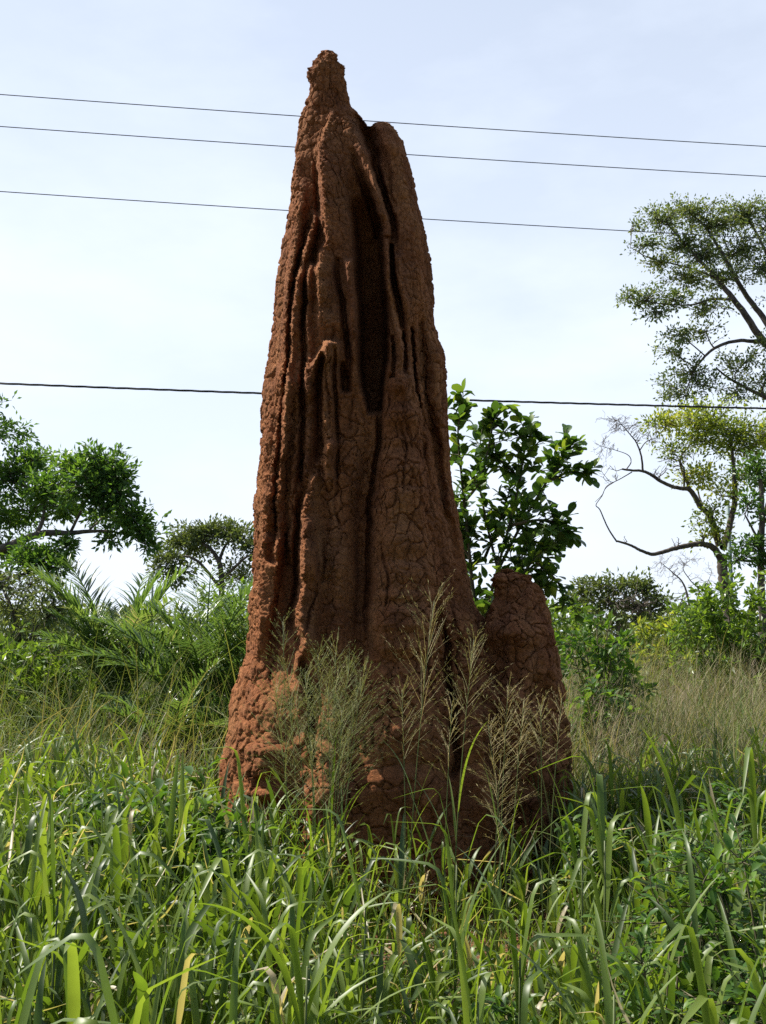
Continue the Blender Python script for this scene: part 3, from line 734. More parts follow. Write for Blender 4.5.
# tall airy tree at the right edge
tree('tall_tree', 'tall airy tree leaning in from the right edge, its slender branches high over the cable', 'tree', 22.0, (880, 715),
     [[(880, 716, 0, .30), (860, 560, 0, .26), (830, 430, 0, .22), (790, 365, 0, .16), (764, 342, 0, .12), (742, 310, 0, .10), (716, 278, .2, .07), (690, 250, .4, .045), (668, 225, .5, .025)],
      [(790, 365, 0, .13), (768, 325, .5, .10), (744, 292, .7, .08), (720, 250, .8, .055), (706, 228, .9, .035), (690, 212, .9, .02)],
      [(760, 342, 0, .07), (735, 341, -.5, .055), (712, 350, -.8, .045), (696, 368, -.9, .03), (686, 390, -.9, .018)],
      [(735, 300, .1, .06), (712, 299, -.6, .045), (690, 305, -.9, .03), (655, 303, -1., .02), (630, 298, -1., .01)],
      [(830, 430, 0, .14), (770, 400, -.8, .07), (732, 380, -1.0, .04), (716, 368, -1.0, .025)],
      [(768, 325, .5, .08), (775, 280, 1., .06), (760, 240, 1.2, .045), (745, 215, 1.2, .03)], [(716, 278, .2, .04), (690, 268, 0, .03), (650, 258, -.2, .018), (630, 247, -.2, .01)]],
     [(662, 222, .5, 18, 14, 34), (690, 214, .8, 20, 12, 38), (715, 226, .8, 22, 16, 48), (745, 215, 1.2, 24, 15, 52), (775, 225, 1.2, 28, 20, 44), (680, 246, .4, 22, 12, 36), (706, 258, .5, 24, 14, 44), (740, 250, .9, 28, 16, 52),
      (644, 245, -.2, 16, 6, 16), (660, 262, -.1, 16, 8, 18), (690, 280, -.2, 24, 10, 34), (725, 280, .4, 22, 12, 34), (764, 270, .8, 26, 18, 40), (648, 298, -1, 20, 7, 20), (626, 298, -1, 9, 5, 7), (675, 300, -.9, 20, 8, 20), (660, 314, -.9, 16, 6, 12), (705, 312, -.6, 22, 8, 20),
      (632, 226, .3, 10, 4, 5), (680, 335, -.9, 18, 8, 16), (706, 332, -.9, 18, 8, 12), (672, 352, -.9, 14, 8, 12), (690, 372, -.9, 18, 10, 18), (672, 385, -.9, 14, 9, 14), (705, 385, -.9, 18, 9, 14), (745, 362, -.9, 20, 12, 22), (765, 380, -.8, 22, 14, 24), (735, 392, -1, 20, 9, 16), (766, 345, -.3, 12, 9, 10), (690, 398, -.9, 18, 8, 14), (800, 300, .5, 40, 40, 50)],
     'tree_olive', 'bark', 0.108, 19, clus=0.38, ratio=0.55, rtwig=0.009, dens=1.15, spread=1.08)

# half bare tree with the yellow green crown
tree('half_bare_tree', 'half bare tree with two long leafless limbs stretching left and a yellow-green crown', 'tree', 19.0, (738, 735),
     [[(742, 732, 0, .20), (735, 640, 0, .19), (728, 605, 0, .16), (723, 575, 0, .145), (722, 555, 0, .13)],
      [(722, 560, 0, .11), (712, 547, -.2, .085), (697, 544, -.3, .075), (676, 548, -.5, .06), (655, 554, -.6, .05), (642, 551, -.7, .042), (630, 545, -.7, .034), (617, 541, -.7, .028)],
      [(617, 542, -.7, .024), (608, 528, -.7, .020), (600, 510, -.7, .016), (596, 505, -.7, .012), (602, 496, -.7, .010), (606, 488, -.7, .008), (616, 481, -.7, .007)],
      [(719, 545, 0, .10), (711, 518, -.1, .085), (700, 506, -.1, .075), (690, 490, -.2, .065), (678, 488, -.3, .055), (664, 483, -.3, .05), (650, 474, -.4, .045), (642, 471, -.4, .038), (628, 470, -.4, .03), (622, 469, -.4, .026)],
      [(643, 472, -.4, .03), (641, 455, -.5, .024), (636, 442, -.5, .019), (628, 432, -.5, .014), (618, 420, -.5, .009)], [(640, 450, -.5, .016), (646, 442, -.5, .012), (656, 438, -.5, .008)],
      [(626, 470, -.4, .018), (631, 462, -.4, .014), (628, 455, -.4, .012), (615, 450, -.4, .009), (600, 446, -.4, .007)], [(632, 472, -.4, .016), (620, 479, -.4, .013), (607, 486, -.4, .011), (602, 495, -.4, .008), (595, 502, -.4, .006)],
      [(723, 548, 0, .10), (730, 525, .2, .085), (735, 495, .2, .07), (733, 462, .3, .05), (731, 440, .3, .03)], [(690, 490, -.2, .04), (680, 462, 0, .03), (690, 445, .2, .02), (705, 432, .2, .012)],
      [(684, 489, -.2, .03), (684, 470, -.4, .02), (678, 458, -.4, .012)], [(703, 508, -.1, .03), (698, 487, .3, .02), (708, 468, .3, .012)]],
     [(668, 424, -.3, 20, 9, 26), (690, 420, 0, 20, 10, 34), (712, 425, .2, 22, 12, 44), (735, 432, .3, 26, 14, 56), (762, 438, .5, 28, 16, 50), (706, 442, .1, 22, 8, 26), (738, 450, .4, 24, 10, 34), (668, 448, -.3, 16, 8, 15), (655, 424, -.4, 10, 6, 9),
      (690, 478, -.2, 12, 7, 12), (704, 476, .1, 18, 8, 22), (720, 496, .2, 14, 9, 14), (706, 522, -.3, 14, 8, 14), (702, 535, -.3, 12, 7, 10), (716, 508, -.3, 10, 8, 9), (746, 478, .5, 18, 12, 22), (720, 535, -.2, 8, 8, 7)],
     'tree_yellow', 'bark', 0.115, 16, clus=0.42, dens=0.95, spread=1.22, ratio=0.5, rtwig=0.007,
     bare=[(618, 425, -.5, 22, 16, 34), (604, 448, -.4, 14, 12, 18), (648, 432, -.5, 18, 14, 22), (612, 470, -.5, 14, 12, 8), (665, 465, -.3, 18, 16, 14), (690, 460, 0, 22, 22, 14), (622, 530, -.7, 6, 8, 1), (668, 540, -.6, 14, 6, 3), (655, 440, -.5, 10, 10, 4)])

# slender leafy tree at the right edge
tree('slender_tree', 'slender dark leafy tree with a straight trunk at the right edge', 'tree', 18.0, (763, 735),
     [[(765, 735, 0, .11), (763, 640, 0, .10), (761, 560, 0, .085), (762, 500, 0, .065), (758, 465, 0, .04)], [(762, 520, 0, .05), (775, 480, .3, .03)], [(761, 545, 0, .04), (745, 515, -.2, .02)]],
     [(758, 470, 0, 14, 12, 22), (775, 480, .3, 18, 18, 26), (748, 505, -.2, 13, 9, 14), (768, 520, 0, 14, 10, 14), (752, 545, -.2, 16, 9, 16), (740, 560, -.2, 16, 9, 16), (772, 560, 0, 18, 14, 22)],
     'tree_dark', 'bark', 0.14, 13, clus=0.3)

# thin leafless tree and its neighbour beyond the field
tree('dead_tree', 'thin leafless tree with crooked branches in the gap left of the half bare tree', 'tree', 27.0, (690, 700),
     [[(692, 702, 0, .06), (690, 650, 0, .055), (690, 612, 0, .05), (684, 585, 0, .035), (672, 572, 0, .022), (660, 562, 0, .01)], [(691, 615, 0, .035), (699, 592, 0, .025), (690, 580, 0, .02), (683, 568, 0, .015), (690, 560, 0, .008)],
      [(697, 595, 0, .02), (706, 585, 0, .013), (712, 572, 0, .008)]],
     [], 'far', 'palebark', 0.1, 1, bare=[(666, 566, 0, 20, 14, 26), (690, 566, 0, 20, 16, 26), (708, 580, 0, 12, 14, 14), (684, 590, 0, 20, 12, 12)])
tree('grey_leaf_tree', 'low spreading tree with pale bare twigs among grey-green leaves beyond the field', 'tree', 24.0, (622, 705),
     [[(622, 708, 0, .10), (622, 650, 0, .09), (618, 622, 0, .07), (608, 600, 0, .04)], [(622, 640, 0, .06), (640, 610, -.3, .04), (650, 595, -.3, .02)], [(640, 612, -.3, .03), (658, 606, -.3, .015)], [(622, 640, 0, .05), (596, 620, .3, .03)]],
     [(606, 588, 0, 18, 10, 30), (590, 594, .3, 16, 12, 26), (628, 585, 0, 20, 9, 30), (648, 592, -.2, 16, 10, 22), (662, 604, -.3, 14, 10, 18), (610, 606, 0, 24, 12, 24), (640, 610, -.2, 20, 12, 22), (576, 602, .3, 16, 12, 22), (655, 625, -.3, 20, 12, 20), (590, 622, .2, 22, 12, 20), (622, 628, .2, 22, 12, 16)],
     'far', 'palebark', 0.17, 12, clus=0.36, bare=[(628, 602, -.8, 22, 12, 14), (645, 612, -.8, 18, 12, 10)])

# distant poles
for (u, v0, Y, r, lab) in ((733.5, 500, 30.0, .07, 'pale grey-green pole half hidden behind the half bare tree'), (151, 571, 45.0, .06, 'thin grey pole rising far off between the palms')):
    b = P(u, 640, Y); b[2] = 0
    top = P(u, v0, Y)[2]
    t = thing('utility_pole', b, lab, 'pole')
    s = Soup(); tube(s, [b, b + [0, 0, top * .5], b + [0, 0, top]], [r, r * .9, r * .75], 8); s.build('shaft', M['pole'], t)


def shrub(name, label, u, Y, w, h, leaf, lsize, n, per, cat='bush', bark='twig', ratio=0.5, group=None, zlow=0.1, clus=0.16, droop=0.1, depth=None, twig=0.005, detail=False, X=None):
    """A many-stemmed bush standing on the ground; w and h in metres."""
    x = P(u, 640, Y)[0] if X is None else X
    b = np.array([x, Y, 0.0])
    root = thing(name, b, label, cat, group)
    wood, lf = Soup(), Soup()
    dp = depth or w * 0.8
    B, Dv = [], []
    ns = max(4, int(n ** 0.5))
    stems = []
    for k in range(ns):
        q = RNG.normal(size=3); q[2] = abs(q[2]) + 0.4; q /= np.linalg.norm(q)
        tip = b + np.array([q[0] * w * .42, q[1] * dp * .42, (0.35 + 0.5 * q[2]) * h])
        st = curve([b + RNG.normal(size=3) * [w * .05, dp * .05, 0], b + (tip - b) * [.35, .35, .55], tip], 5)
        tube(wood, st, np.linspace(twig * 2.4, twig, len(st)), 4); stems.append(st)
    allp = np.concatenate([s[1:] for s in stems])
    for k in range(n):
        q = RNG.normal(size=3); q /= np.linalg.norm(q)
        r = RNG.random() ** 0.45
        tip = b + np.array([q[0] * w * .5 * r, q[1] * dp * .5 * r, h * (zlow + (1 - zlow) * (0.5 + 0.5 * q[2] * r))])
        tip = tip + 0.09 * w * np.array([vnoise(tip * 1.7, 4), vnoise(tip * 1.7, 5), vnoise(tip * 1.7, 6)])
        a = allp[np.argmin(np.linalg.norm(allp - tip, axis=1) + RNG.random(len(allp)) * 0.15 * w)]
        L = np.linalg.norm(tip - a)
        tw = curve([a, .5 * (a + tip) + RNG.normal(size=3) * .08 * L, tip], 3)
        tube(wood, tw, np.linspace(twig, twig * .5, len(tw)), 3)
        kk = max(3, int(per * (.6 + .8 * RNG.random())))
        s = 1 - RNG.random(kk) ** 1.3 * min(1, 2.2 * clus / max(L, .05))
        pp = a * (1 - s)[:, None] + tip * s[:, None]
        dd = norm(RNG.normal(size=(kk, 3)) + norm(tip - a) * .8 + [0, 0, .25])
        B.append(pp + dd * clus * .25 * RNG.random((kk, 1))); Dv.append(dd)
    B = np.concatenate(B); Dv = np.concatenate(Dv)
    ll = lsize * (.65 + .6 * RNG.random(len(B)))
    if detail:
        az = np.arctan2(Dv[:, 1], Dv[:, 0]); th = np.arccos(np.clip(Dv[:, 2], -1, 1))
        blades(lf, B, az, th, 0.5 + 0.4 * RNG.random(len(B)), ll, ll * ratio, S=4, prof='leaf', fold=.3, twist=RNG.normal(size=len(B)) * .4)
    else:
        leaves(lf, B, Dv, ll, ll * ratio, droop=droop)
    wood.build('stems', M[bark], root)
    lf.build('foliage', M[leaf], root, smooth=detail)
    return root


# bushes of the middle distance
shrub('leafy_bush', 'bright green leafy bush just right of the clay side turret, reaching above the field', 600, 11.0, 1.3, 2.0, 'weed', .10, 110, 11, clus=.2)
shrub('leafy_bush', 'glossy knee-high bush in the grass right of the side turret', 598, 9.6, .8, 1.35, 'weed', .11, 60, 8, clus=.15, detail=True)
shrub('thicket_bush', 'wide dark bush under the half bare tree at the right edge', 738, 16.0, 2.4, 2.75, 'bush', .12, 330, 13, clus=.26)
shrub('thicket_bush', 'yellowish green bush between the grey-leaved tree and the half bare tree', 672, 17.5, 1.7, 2.1, 'tree_yellow', .12, 200, 13, clus=.26)
shrub('thicket_bush', 'dark bush behind the field directly below the leafless thin tree', 700, 21.0, 2.0, 2.5, 'bush', .13, 200, 13, clus=.3)
shrub('thicket_bush', 'round bush behind the clay turret at the left end of the far tree line', 560, 19.0, 2.0, 2.45, 'bush', .13, 200, 13, clus=.3)
shrub('thicket_bush', 'dull green bush in the tree line below the grey-leaved tree', 620, 21.0, 2.4, 2.0, 'far', .14, 220, 13, clus=.3)
shrub('thicket_bush', 'dark bush at the left edge below the drooping small tree', 8, 12.0, 1.9, 1.75, 'bush', .11, 220, 12, clus=.22)
shrub('thicket_bush', 'dark low bush at the foot of the palms between left palm and right palm', 150, 12.8, 1.5, 1.0, 'bush', .11, 120, 12, clus=.22)
shrub('thicket_bush', 'dark bush below the right palm beside the lit foot of the mound', 222, 10.2, 1.3, 1.05, 'tree_dark', .10, 130, 12, clus=.2)
shrub('thicket_bush', 'mid green bush left of the palms', 68, 12.5, 1.7, 1.55, 'bush', .11, 200, 12, clus=.22)
shrub('thicket_bush', 'tall bush filling the gap below the flat-topped tree', 238, 17.0, 2.2, 2.7, 'bush', .13, 260, 13, clus=.26)
shrub('thicket_bush', 'pale bush far behind the left palm', 110, 22.0, 3.0, 2.3, 'far', .15, 240, 13, clus=.3)
shrub('thicket_bush', 'large bush beyond the drooping small tree at the left edge', 20, 20.0, 3.4, 2.5, 'far', .15, 260, 13, clus=.3)


# broad-leaved shrub behind the spire
def broad_shrub():
    Y = 8.35
    b = P(478, 640, Y); b[2] = 0
    root = thing('broadleaf_shrub', b, 'dark shrub with big oval leaves growing up behind the right side of the clay spire', 'shrub')
    wood, lf = Soup(), Soup()
    stems = [[(478, 830, 0), (476, 640, 0), (470, 560, .1), (462, 480, .1), (458, 430, .05), (463, 408, 0)],
             [(478, 650, 0), (492, 590, 0), (508, 530, 0), (520, 480, -.05), (524, 455, -.1), (531, 430, -.1)],
             [(498, 570, 0), (524, 520, .2), (548, 480, .2), (562, 462, .2), (568, 446, .2)], [(548, 482, .2), (570, 472, .25), (588, 474, .25)],
             [(484, 620, 0), (510, 590, -.1), (534, 560, -.15), (550, 545, -.2)], [(498, 570, 0), (486, 520, .3), (478, 470, .35), (482, 430, .3)],
             [(520, 480, -.05), (506, 465, 0), (494, 456, 0)], [(512, 525, .0), (540, 520, -.2), (560, 525, -.2), (572, 535, -.2)], [(470, 560, .1), (456, 530, .3), (448, 500, .3)],
             [(508, 592, -.1), (530, 590, .1), (548, 585, .1)], [(466, 500, .1), (480, 480, -.1), (490, 440, -.1), (494, 418, -.1)], [(534, 560, -.1), (556, 580, .2), (566, 600, .2)], [(478, 645, 0), (500, 600, .15), (520, 560, .2), (532, 538, .2)], [(478, 640, 0), (470, 600, .25), (464, 560, .3), (462, 530, .2)],
             [(488, 612, 0), (512, 578, .3), (540, 552, .3), (556, 548, .3)], [(484, 560, .2), (500, 520, .3), (510, 490, .3)]]
    B, Dv = [], []
    for st in stems:
        c = curve([P(u, v, Y + dy) for u, v, dy in st], 7)
        tube(wood, c, np.linspace(.014 if st is not stems[0] else .022, .004, len(c)), 6)
        k0 = 12 if st is stems[0] else 3
        for i in range(k0, len(c)):
            tan = norm(c[min(i + 1, len(c) - 1)] - c[i - 1])
            m = 3 if i < len(c) - 3 else 5
            for _ in range(m):
                B.append(c[i] + RNG.normal(size=3) * .015); Dv.append(norm(RNG.normal(size=3) * [1, .9, .7] + tan * .8 + [0, 0, .25]))
            if RNG.random() < .6:                              # short leafy side twig
                d = norm(RNG.normal(size=3) + tan * .6 + [0, 0, .3]); e = c[i] + d * RNG.uniform(.1, .26)
                tube(wood, curve([c[i], .5 * (c[i] + e), e], 2), np.linspace(.005, .003, 5), 4)
                for _ in range(6):
                    B.append(c[i] + (e - c[i]) * RNG.uniform(.4, 1.05)); Dv.append(norm(RNG.normal(size=3) + d * .9 + [0, 0, .2]))
    B = np.array(B); Dv = np.array(Dv); n = len(B)
    az = np.arctan2(Dv[:, 1], Dv[:, 0]); th = np.arccos(np.clip(Dv[:, 2], -1, 1))
    ll = RNG.uniform(.06, .14, n)
    blades(lf, B, az, th, RNG.uniform(-.1, .5, n), ll, ll * RNG.uniform(.52, .68, n), S=6, prof='obovate', fold=.22, twist=RNG.normal(size=n) * .5)
    wood.build('stems', M['twig'], root)
    lf.build('foliage', M['broad'], root)


broad_shrub()


# palms
def palm(label, u, Y, fronds, trunk_h=.5):
    b = P(u, 640, Y); b[2] = 0
    root = thing('palm', b, label, 'palm', 'palms left of the clay mound')
    s = Soup(); tube(s, [b + [0, 0, -.05], b + [0, 0, trunk_h * .6], b + [0, 0, trunk_h]], [.16, .14, .10], 9); s.build('trunk', M['bark'], root)
    c0 = b + [0, 0, trunk_h - .05]
    for (az, L, th0, bend) in fronds:
        f = Soup()
        n = 26
        t = np.linspace(0, 1, n); ang = th0 + bend * t ** 1.6
        h = np.array([math.cos(az), math.sin(az), 0])
        st = (np.sin(ang)[:, None] * h + np.cos(ang)[:, None] * np.array([0, 0, 1.0])) * (L / n)
        r = c0 + np.cumsum(st, 0)
        tube(f, r, np.linspace(.018, .005, n), 5, tint=.45)
        m = 38
        s_ = np.linspace(.2, 1, m) + RNG.normal(size=m) * .006
        i = np.clip((s_ * (n - 1)).astype(int), 0, n - 2)
        pos = r[i] + (r[i + 1] - r[i]) * (s_ * (n - 1) - i)[:, None]
        tan = norm(r[i + 1] - r[i])
        side = np.array([-math.sin(az), math.cos(az), 0]); upv = np.cross(tan, side)
        tn = float(np.clip(RNG.random() * .75 + .05, 0, 1))
        for sg in (-1, 1):
            d = norm(tan * .75 + sg * side * .75 - upv * np.sign((upv * [0, 0, 1]).sum(1))[:, None] * -.25 + RNG.normal(size=(m, 3)) * .13)
            ll = .62 * np.sin(np.pi * np.clip(s_ * .78 + .12, 0, 1)) * L / 2.0 * RNG.uniform(.8, 1.15, m)
            blades(f, pos, np.arctan2(d[:, 1], d[:, 0]), np.arccos(np.clip(d[:, 2], -1, 1)), RNG.uniform(.1, .8, m), ll, .028 * RNG.uniform(.8, 1.2, m), S=4, prof='strap', fold=.4,
                   tint=np.clip(tn + RNG.normal(size=m) * .12, 0, 1))
        f.build('frond', M['palm'], root)


def fan(n, L, lo, hi, seed):
    r = np.random.default_rng(seed)
    out = []
    for k in range(n):
        az = k * 2.39996 + r.normal() * .2
        q = k / (n - 1)
        out.append((az, L * r.uniform(.8, 1.15), lo + (hi - lo) * q + r.normal() * .08, 0.75 + .5 * q + r.normal() * .15))
    return out


palm('feathery palm with pale arching fronds, left of the two tall palms', 118, 12.0, fan(17, 1.4, .05, .55, 3) + [(math.pi, 2.0, .28, .7), (2.8, 1.95, .16, .6), (3.5, 1.8, .2, .8), (.1, 1.8, .18, .6), (.5, 1.7, .08, .5), (1.2, 1.7, .1, .5)], .8)
palm('dense bright palm nearest the left side of the clay spire', 205, 11.0, fan(22, 1.6, .04, .6, 5) + [(-.6, 1.5, .25, .9), (-2.2, 1.5, .3, .9)], .62)
palm('low half withered palm in front of the other two palms', 176, 10.0, fan(14, 1.0, .25, 1.0, 8), .4)

# ------------------------------------------------------------------ grass
def in_mound(x, y, pad=0.0):
    return ((x + 0.06) / (1.12 + pad)) ** 2 + ((y - MD) / (1.0 + pad)) ** 2 < 1


def hfield(x, y):
    u = CX + F * x / np.maximum(y, .5)
    base = interp([(-300, .92), (0, .92), (150, .90), (260, .82), (330, .76), (400, .62), (440, .52), (545, .50), (585, .76), (620, .9), (700, .93), (1100, .95)], u)
    near = np.interp(y, [1.7, 2.4, 3.4, 5.5], [.72, .88, 1.0, 1.0])
    return base * near * (1 + .16 * fbm(np.stack([x * 1.3, y * 1.3, 0 * x], -1), 77, 2))


def foreground_grass():
    s = Soup(); st = Soup()
    y0, y1 = 1.75, 8.0
    n = 3400
    y = np.sqrt(RNG.random(n) * (y1 ** 2 - y0 ** 2) + y0 ** 2)
    x = (RNG.random(n) * 2 - 1) * (0.42 * y + .55)
    k = ~in_mound(x, y, .22)
    dens = fbm(np.stack([x * 1.1, y * 1.1, 0 * x], -1), 31, 2)
    k &= RNG.random(n) < np.clip(.75 + dens * .9, .25, 1)
    x, y = x[k], y[k]; n = len(x)
    H = hfield(x, y) * RNG.uniform(.62, 1.08, n)
    lean = np.abs(RNG.normal(size=n)) * .16; laz = RNG.random(n) * 2 * np.pi
    nb = 6
    for j in range(nb):
        f = (j + .5) / nb
        q = RNG.random(n)
        hb = H * (.06 + .66 * f) * RNG.uniform(.85, 1.1, n)
        base = np.stack([x + np.cos(laz) * lean * hb, y + np.sin(laz) * lean * hb, hb], -1)
        az = laz + j * np.pi + RNG.normal(size=n) * .7
        L = RNG.uniform(.26, .54, n) * np.clip(H / .78, .55, 1.12) * (1.0 if j < nb - 1 else .8)
        kink = np.where(RNG.random(n) < .62, RNG.uniform(.42, .78, n), 3.0)
        blades(s, base, az, RNG.uniform(.05, .36, n), np.where(kink < 2, RNG.uniform(.05, .6, n), RNG.uniform(.1, 1.5, n)), L, RNG.uniform(.015, .034, n), S=11, kink=kink, kinkang=RNG.uniform(.7, 2.0, n),
               fold=.30, twist=RNG.normal(size=n) * .5, tint=np.clip(np.where(q < .965, q * .88, q), 0, 1))
    # stems
    az = laz
    blades(st, np.stack([x, y, 0 * x], -1), az, lean * .9, lean * .2, H * .9, .008, S=4, prof='strap', fold=.6)
    # undergrowth of thin short blades
    n = 9000
    y = np.sqrt(RNG.random(n) * (8.5 ** 2 - 1.6 ** 2) + 1.6 ** 2); x = (RNG.random(n) * 2 - 1) * (.42 * y + .6)
    k = ~in_mound(x, y, -.02); x, y = x[k], y[k]; n = len(x)
    q = RNG.random(n)
    blades(s, np.stack([x, y, 0 * x], -1), RNG.random(n) * 6.283, np.abs(RNG.normal(size=n)) * .25, RNG.uniform(.1, 1.6, n), hfield(x, y) * RNG.uniform(.2, .7, n), RNG.uniform(.004, .011, n),
           S=5, fold=.3, twist=RNG.normal(size=n) * .5, tint=np.clip(np.where(q < .82, q, .88 + .12 * RNG.random(n)), 0, 1))
    n = 900
    y = np.sqrt(RNG.random(n) * (8.0 ** 2 - 1.8 ** 2) + 1.8 ** 2); x = (RNG.random(n) * 2 - 1) * (.42 * y + .6)
    k = ~in_mound(x, y, .1); x, y = x[k], y[k]; n = len(x)
    blades(s, np.stack([x, y, hfield(x, y) * RNG.uniform(.1, .75, n)], -1), RNG.random(n) * 6.283, RNG.uniform(.7, 2.0, n), RNG.normal(size=n) * .7, RNG.uniform(.15, .5, n), RNG.uniform(.004, .016, n),
           S=6, fold=.5, twist=RNG.normal(size=n) * 1.5, tint=RNG.uniform(.93, 1, n))
    g = tag(s.build('grass', M['grass']), 'thick stand of tall broad-bladed green grass filling the foreground', 'grass', kind='stuff')
    st.build('stalks', M['stem'], g)


foreground_grass()


def panicle(sp, st, base, az, lean, H, plen, spread, nbr, fineness=1.0, tint=.5):
    """One flowering grass: stalk and an open seed head of whorled hair-thin branches."""
    n = 14
    t = np.linspace(0, 1, n)
    h = np.array([math.cos(az), math.sin(az), 0])
    ang = lean * (.4 + .9 * t)
    r = base + np.cumsum((np.sin(ang)[:, None] * h + np.cos(ang)[:, None] * np.array([0, 0, 1.0])) * (H / n), 0)
    r = np.concatenate([[base], r])
    tube(st, r, np.linspace(.0042, .0012, n + 1) * fineness, 5, tint=.6)
    cum = np.linspace(0, H, n + 1)
    s_ = H - plen * (1 - np.linspace(0, 1, nbr) ** .9) * 1.0
    s_ = np.clip(s_ + RNG.normal(size=nbr) * .008, 0, H)
    pos = np.stack([np.interp(s_, cum, r[:, k]) for k in range(3)], -1)
    q = (s_ - (H - plen)) / plen
    a = RNG.random(nbr) * 6.283
    th = (spread * .62 + .56) * (1.0 - .3 * q) * RNG.uniform(.8, 1.2, nbr)
    ll = plen * (.74 - .44 * q) * RNG.uniform(.55, 1.15, nbr)
    blades(sp, pos, a, th, RNG.normal(size=nbr) * .22 + .1, ll, .0024 * fineness, S=5, prof='strap', fold=.5, tint=np.clip(RNG.normal(size=nbr) * .2 + tint, 0, 1))
    # spikelets and short side hairs along the branches
    m = 10
    for b in range(nbr):
        w = RNG.uniform(.2, 1, m)
        d = np.array([math.cos(a[b]) * math.sin(th[b]), math.sin(a[b]) * math.sin(th[b]), math.cos(th[b])])
        pp = pos[b] + d * (ll[b] * w)[:, None]
        dd = norm(d + RNG.normal(size=(m, 3)) * .3)
        leaves(sp, pp, dd, RNG.uniform(.010, .030, m) * fineness, .0023 * fineness, fold=.1, tint=np.clip(RNG.normal(size=m) * .25 + tint, 0, 1))


def seed_grass(u, vtop, Y, label, plen=.42, spread=.6, nbr=60, lean=.06, az=None, nleaf=2, tint=.5):
    az = RNG.random() * 6.283 if az is None else az
    top = P(u, vtop, Y)
    H = top[2] / max(.6, math.cos(lean * 1.0))
    base = np.array([top[0] - math.cos(az) * math.sin(lean * .85) * H, Y - math.sin(az) * math.sin(lean * .85) * H, 0.0])
    root = thing('seeding_grass_plant', base, label, 'grass plant', 'seeding grasses in front of the mound')
    sp, st = Soup(), Soup()
    panicle(sp, st, base, az, lean, H, plen, spread, int(nbr * .78), 1.0, tint)
    st.build('stalk', M['stem'], root)
    sp.build('seed_head', M['straw'], root)
    for k in range(nleaf):
        f = .25 + .3 * k / max(1, nleaf)
        bp = base + np.array([math.cos(az) * math.sin(lean * .6) * H * f, math.sin(az) * math.sin(lean * .6) * H * f, H * f])
        s = Soup()
        blades(s, bp[None], np.array([RNG.random() * 6.283]), np.array([RNG.uniform(.12, .3)]), np.array([RNG.uniform(.3, 1.1)]), np.array([RNG.uniform(.35, .6)]), np.array([RNG.uniform(.009, .015)]), S=10, fold=.3, tint=np.array([RNG.random() * .8]))
        s.build('leaf', M['grass'], root)


seed_grass(434, 602, 5.2, 'tallest seeding grass with a long plume, in front of the middle of the mound', .62, .42, 60, .10, 0.0, 3, .65)
seed_grass(474, 640, 5.35, 'seeding grass with a narrow green plume leaning right of the tallest one', .42, .45, 55, .10, 0.2, 3, .45)
seed_grass(283, 622, 5.4, 'thin upright seeding grass before the left ridge of the mound, left of the dense tuft', .30, .5, 30, .03, 3.0, 1, .3)
for (u, v, Y, ln, az) in ((276, 690, 5.2, .1, 3.1), (287, 668, 5.35, .08, 2.9), (364, 672, 5.2, .12, .1), (318, 655, 5.3, .05, 2.6), (336, 650, 5.4, .04, 1.0), (349, 668, 5.25, .09, .1), (305, 675, 5.2, .07, 3.0), (328, 690, 5.1, .06, 2.0), (358, 690, 5.3, .12, .2), (296, 700, 5.15, .08, 3.2), (342, 710, 5.0, .05, .8)):
    seed_grass(u, v, Y, 'pale green seeding grass within the dense tuft before the lit left foot of the mound', .50, .75, 75, ln, az, 2, .15)
seed_grass(508, 690, 5.3, 'seeding grass with a wide airy brown head left of the thin upright stalk at right', .40, .75, 60, .06, 0.1, 2, .7)
seed_grass(524, 702, 5.4, 'brown open seed head directly left of the white upright stalk', .34, .7, 46, .1, .3, 1, .7)
seed_grass(541, 705, 5.0, 'single straight pale stalk with a sparse head before the right foot of the mound', .34, .8, 34, .012, 0.3, 1, .6)
seed_grass(488, 725, 5.15, 'low sprawling brown seed head below the airy one, right of centre', .42, .9, 60, .1, 2.8, 2, .75)
seed_grass(500, 770, 5.0, 'lowest seeding grass spreading before the dark right base of the mound', .36, .9, 50, .06, .0, 1, .7)
seed_grass(402, 690, 5.3, 'short loose seeding grass right of the dense tuft, before the centre of the mound', .36, .7, 45, .05, 2.0, 2, .5)
seed_grass(562, 698, 5.3, 'thin brown seeding grass right of the straight pale stalk, at the mound edge', .34, .8, 40, .1, .2, 1, .75)
seed_grass(452, 705, 5.2, 'loose brown seed head between the tallest plume and the airy wide head', .36, .8, 44, .06, .4, 1, .7)
seed_grass(312, 745, 4.9, 'low pale seeding grass under the dense tuft at the left foot', .34, .7, 50, .05, 2.0, 2, .3)


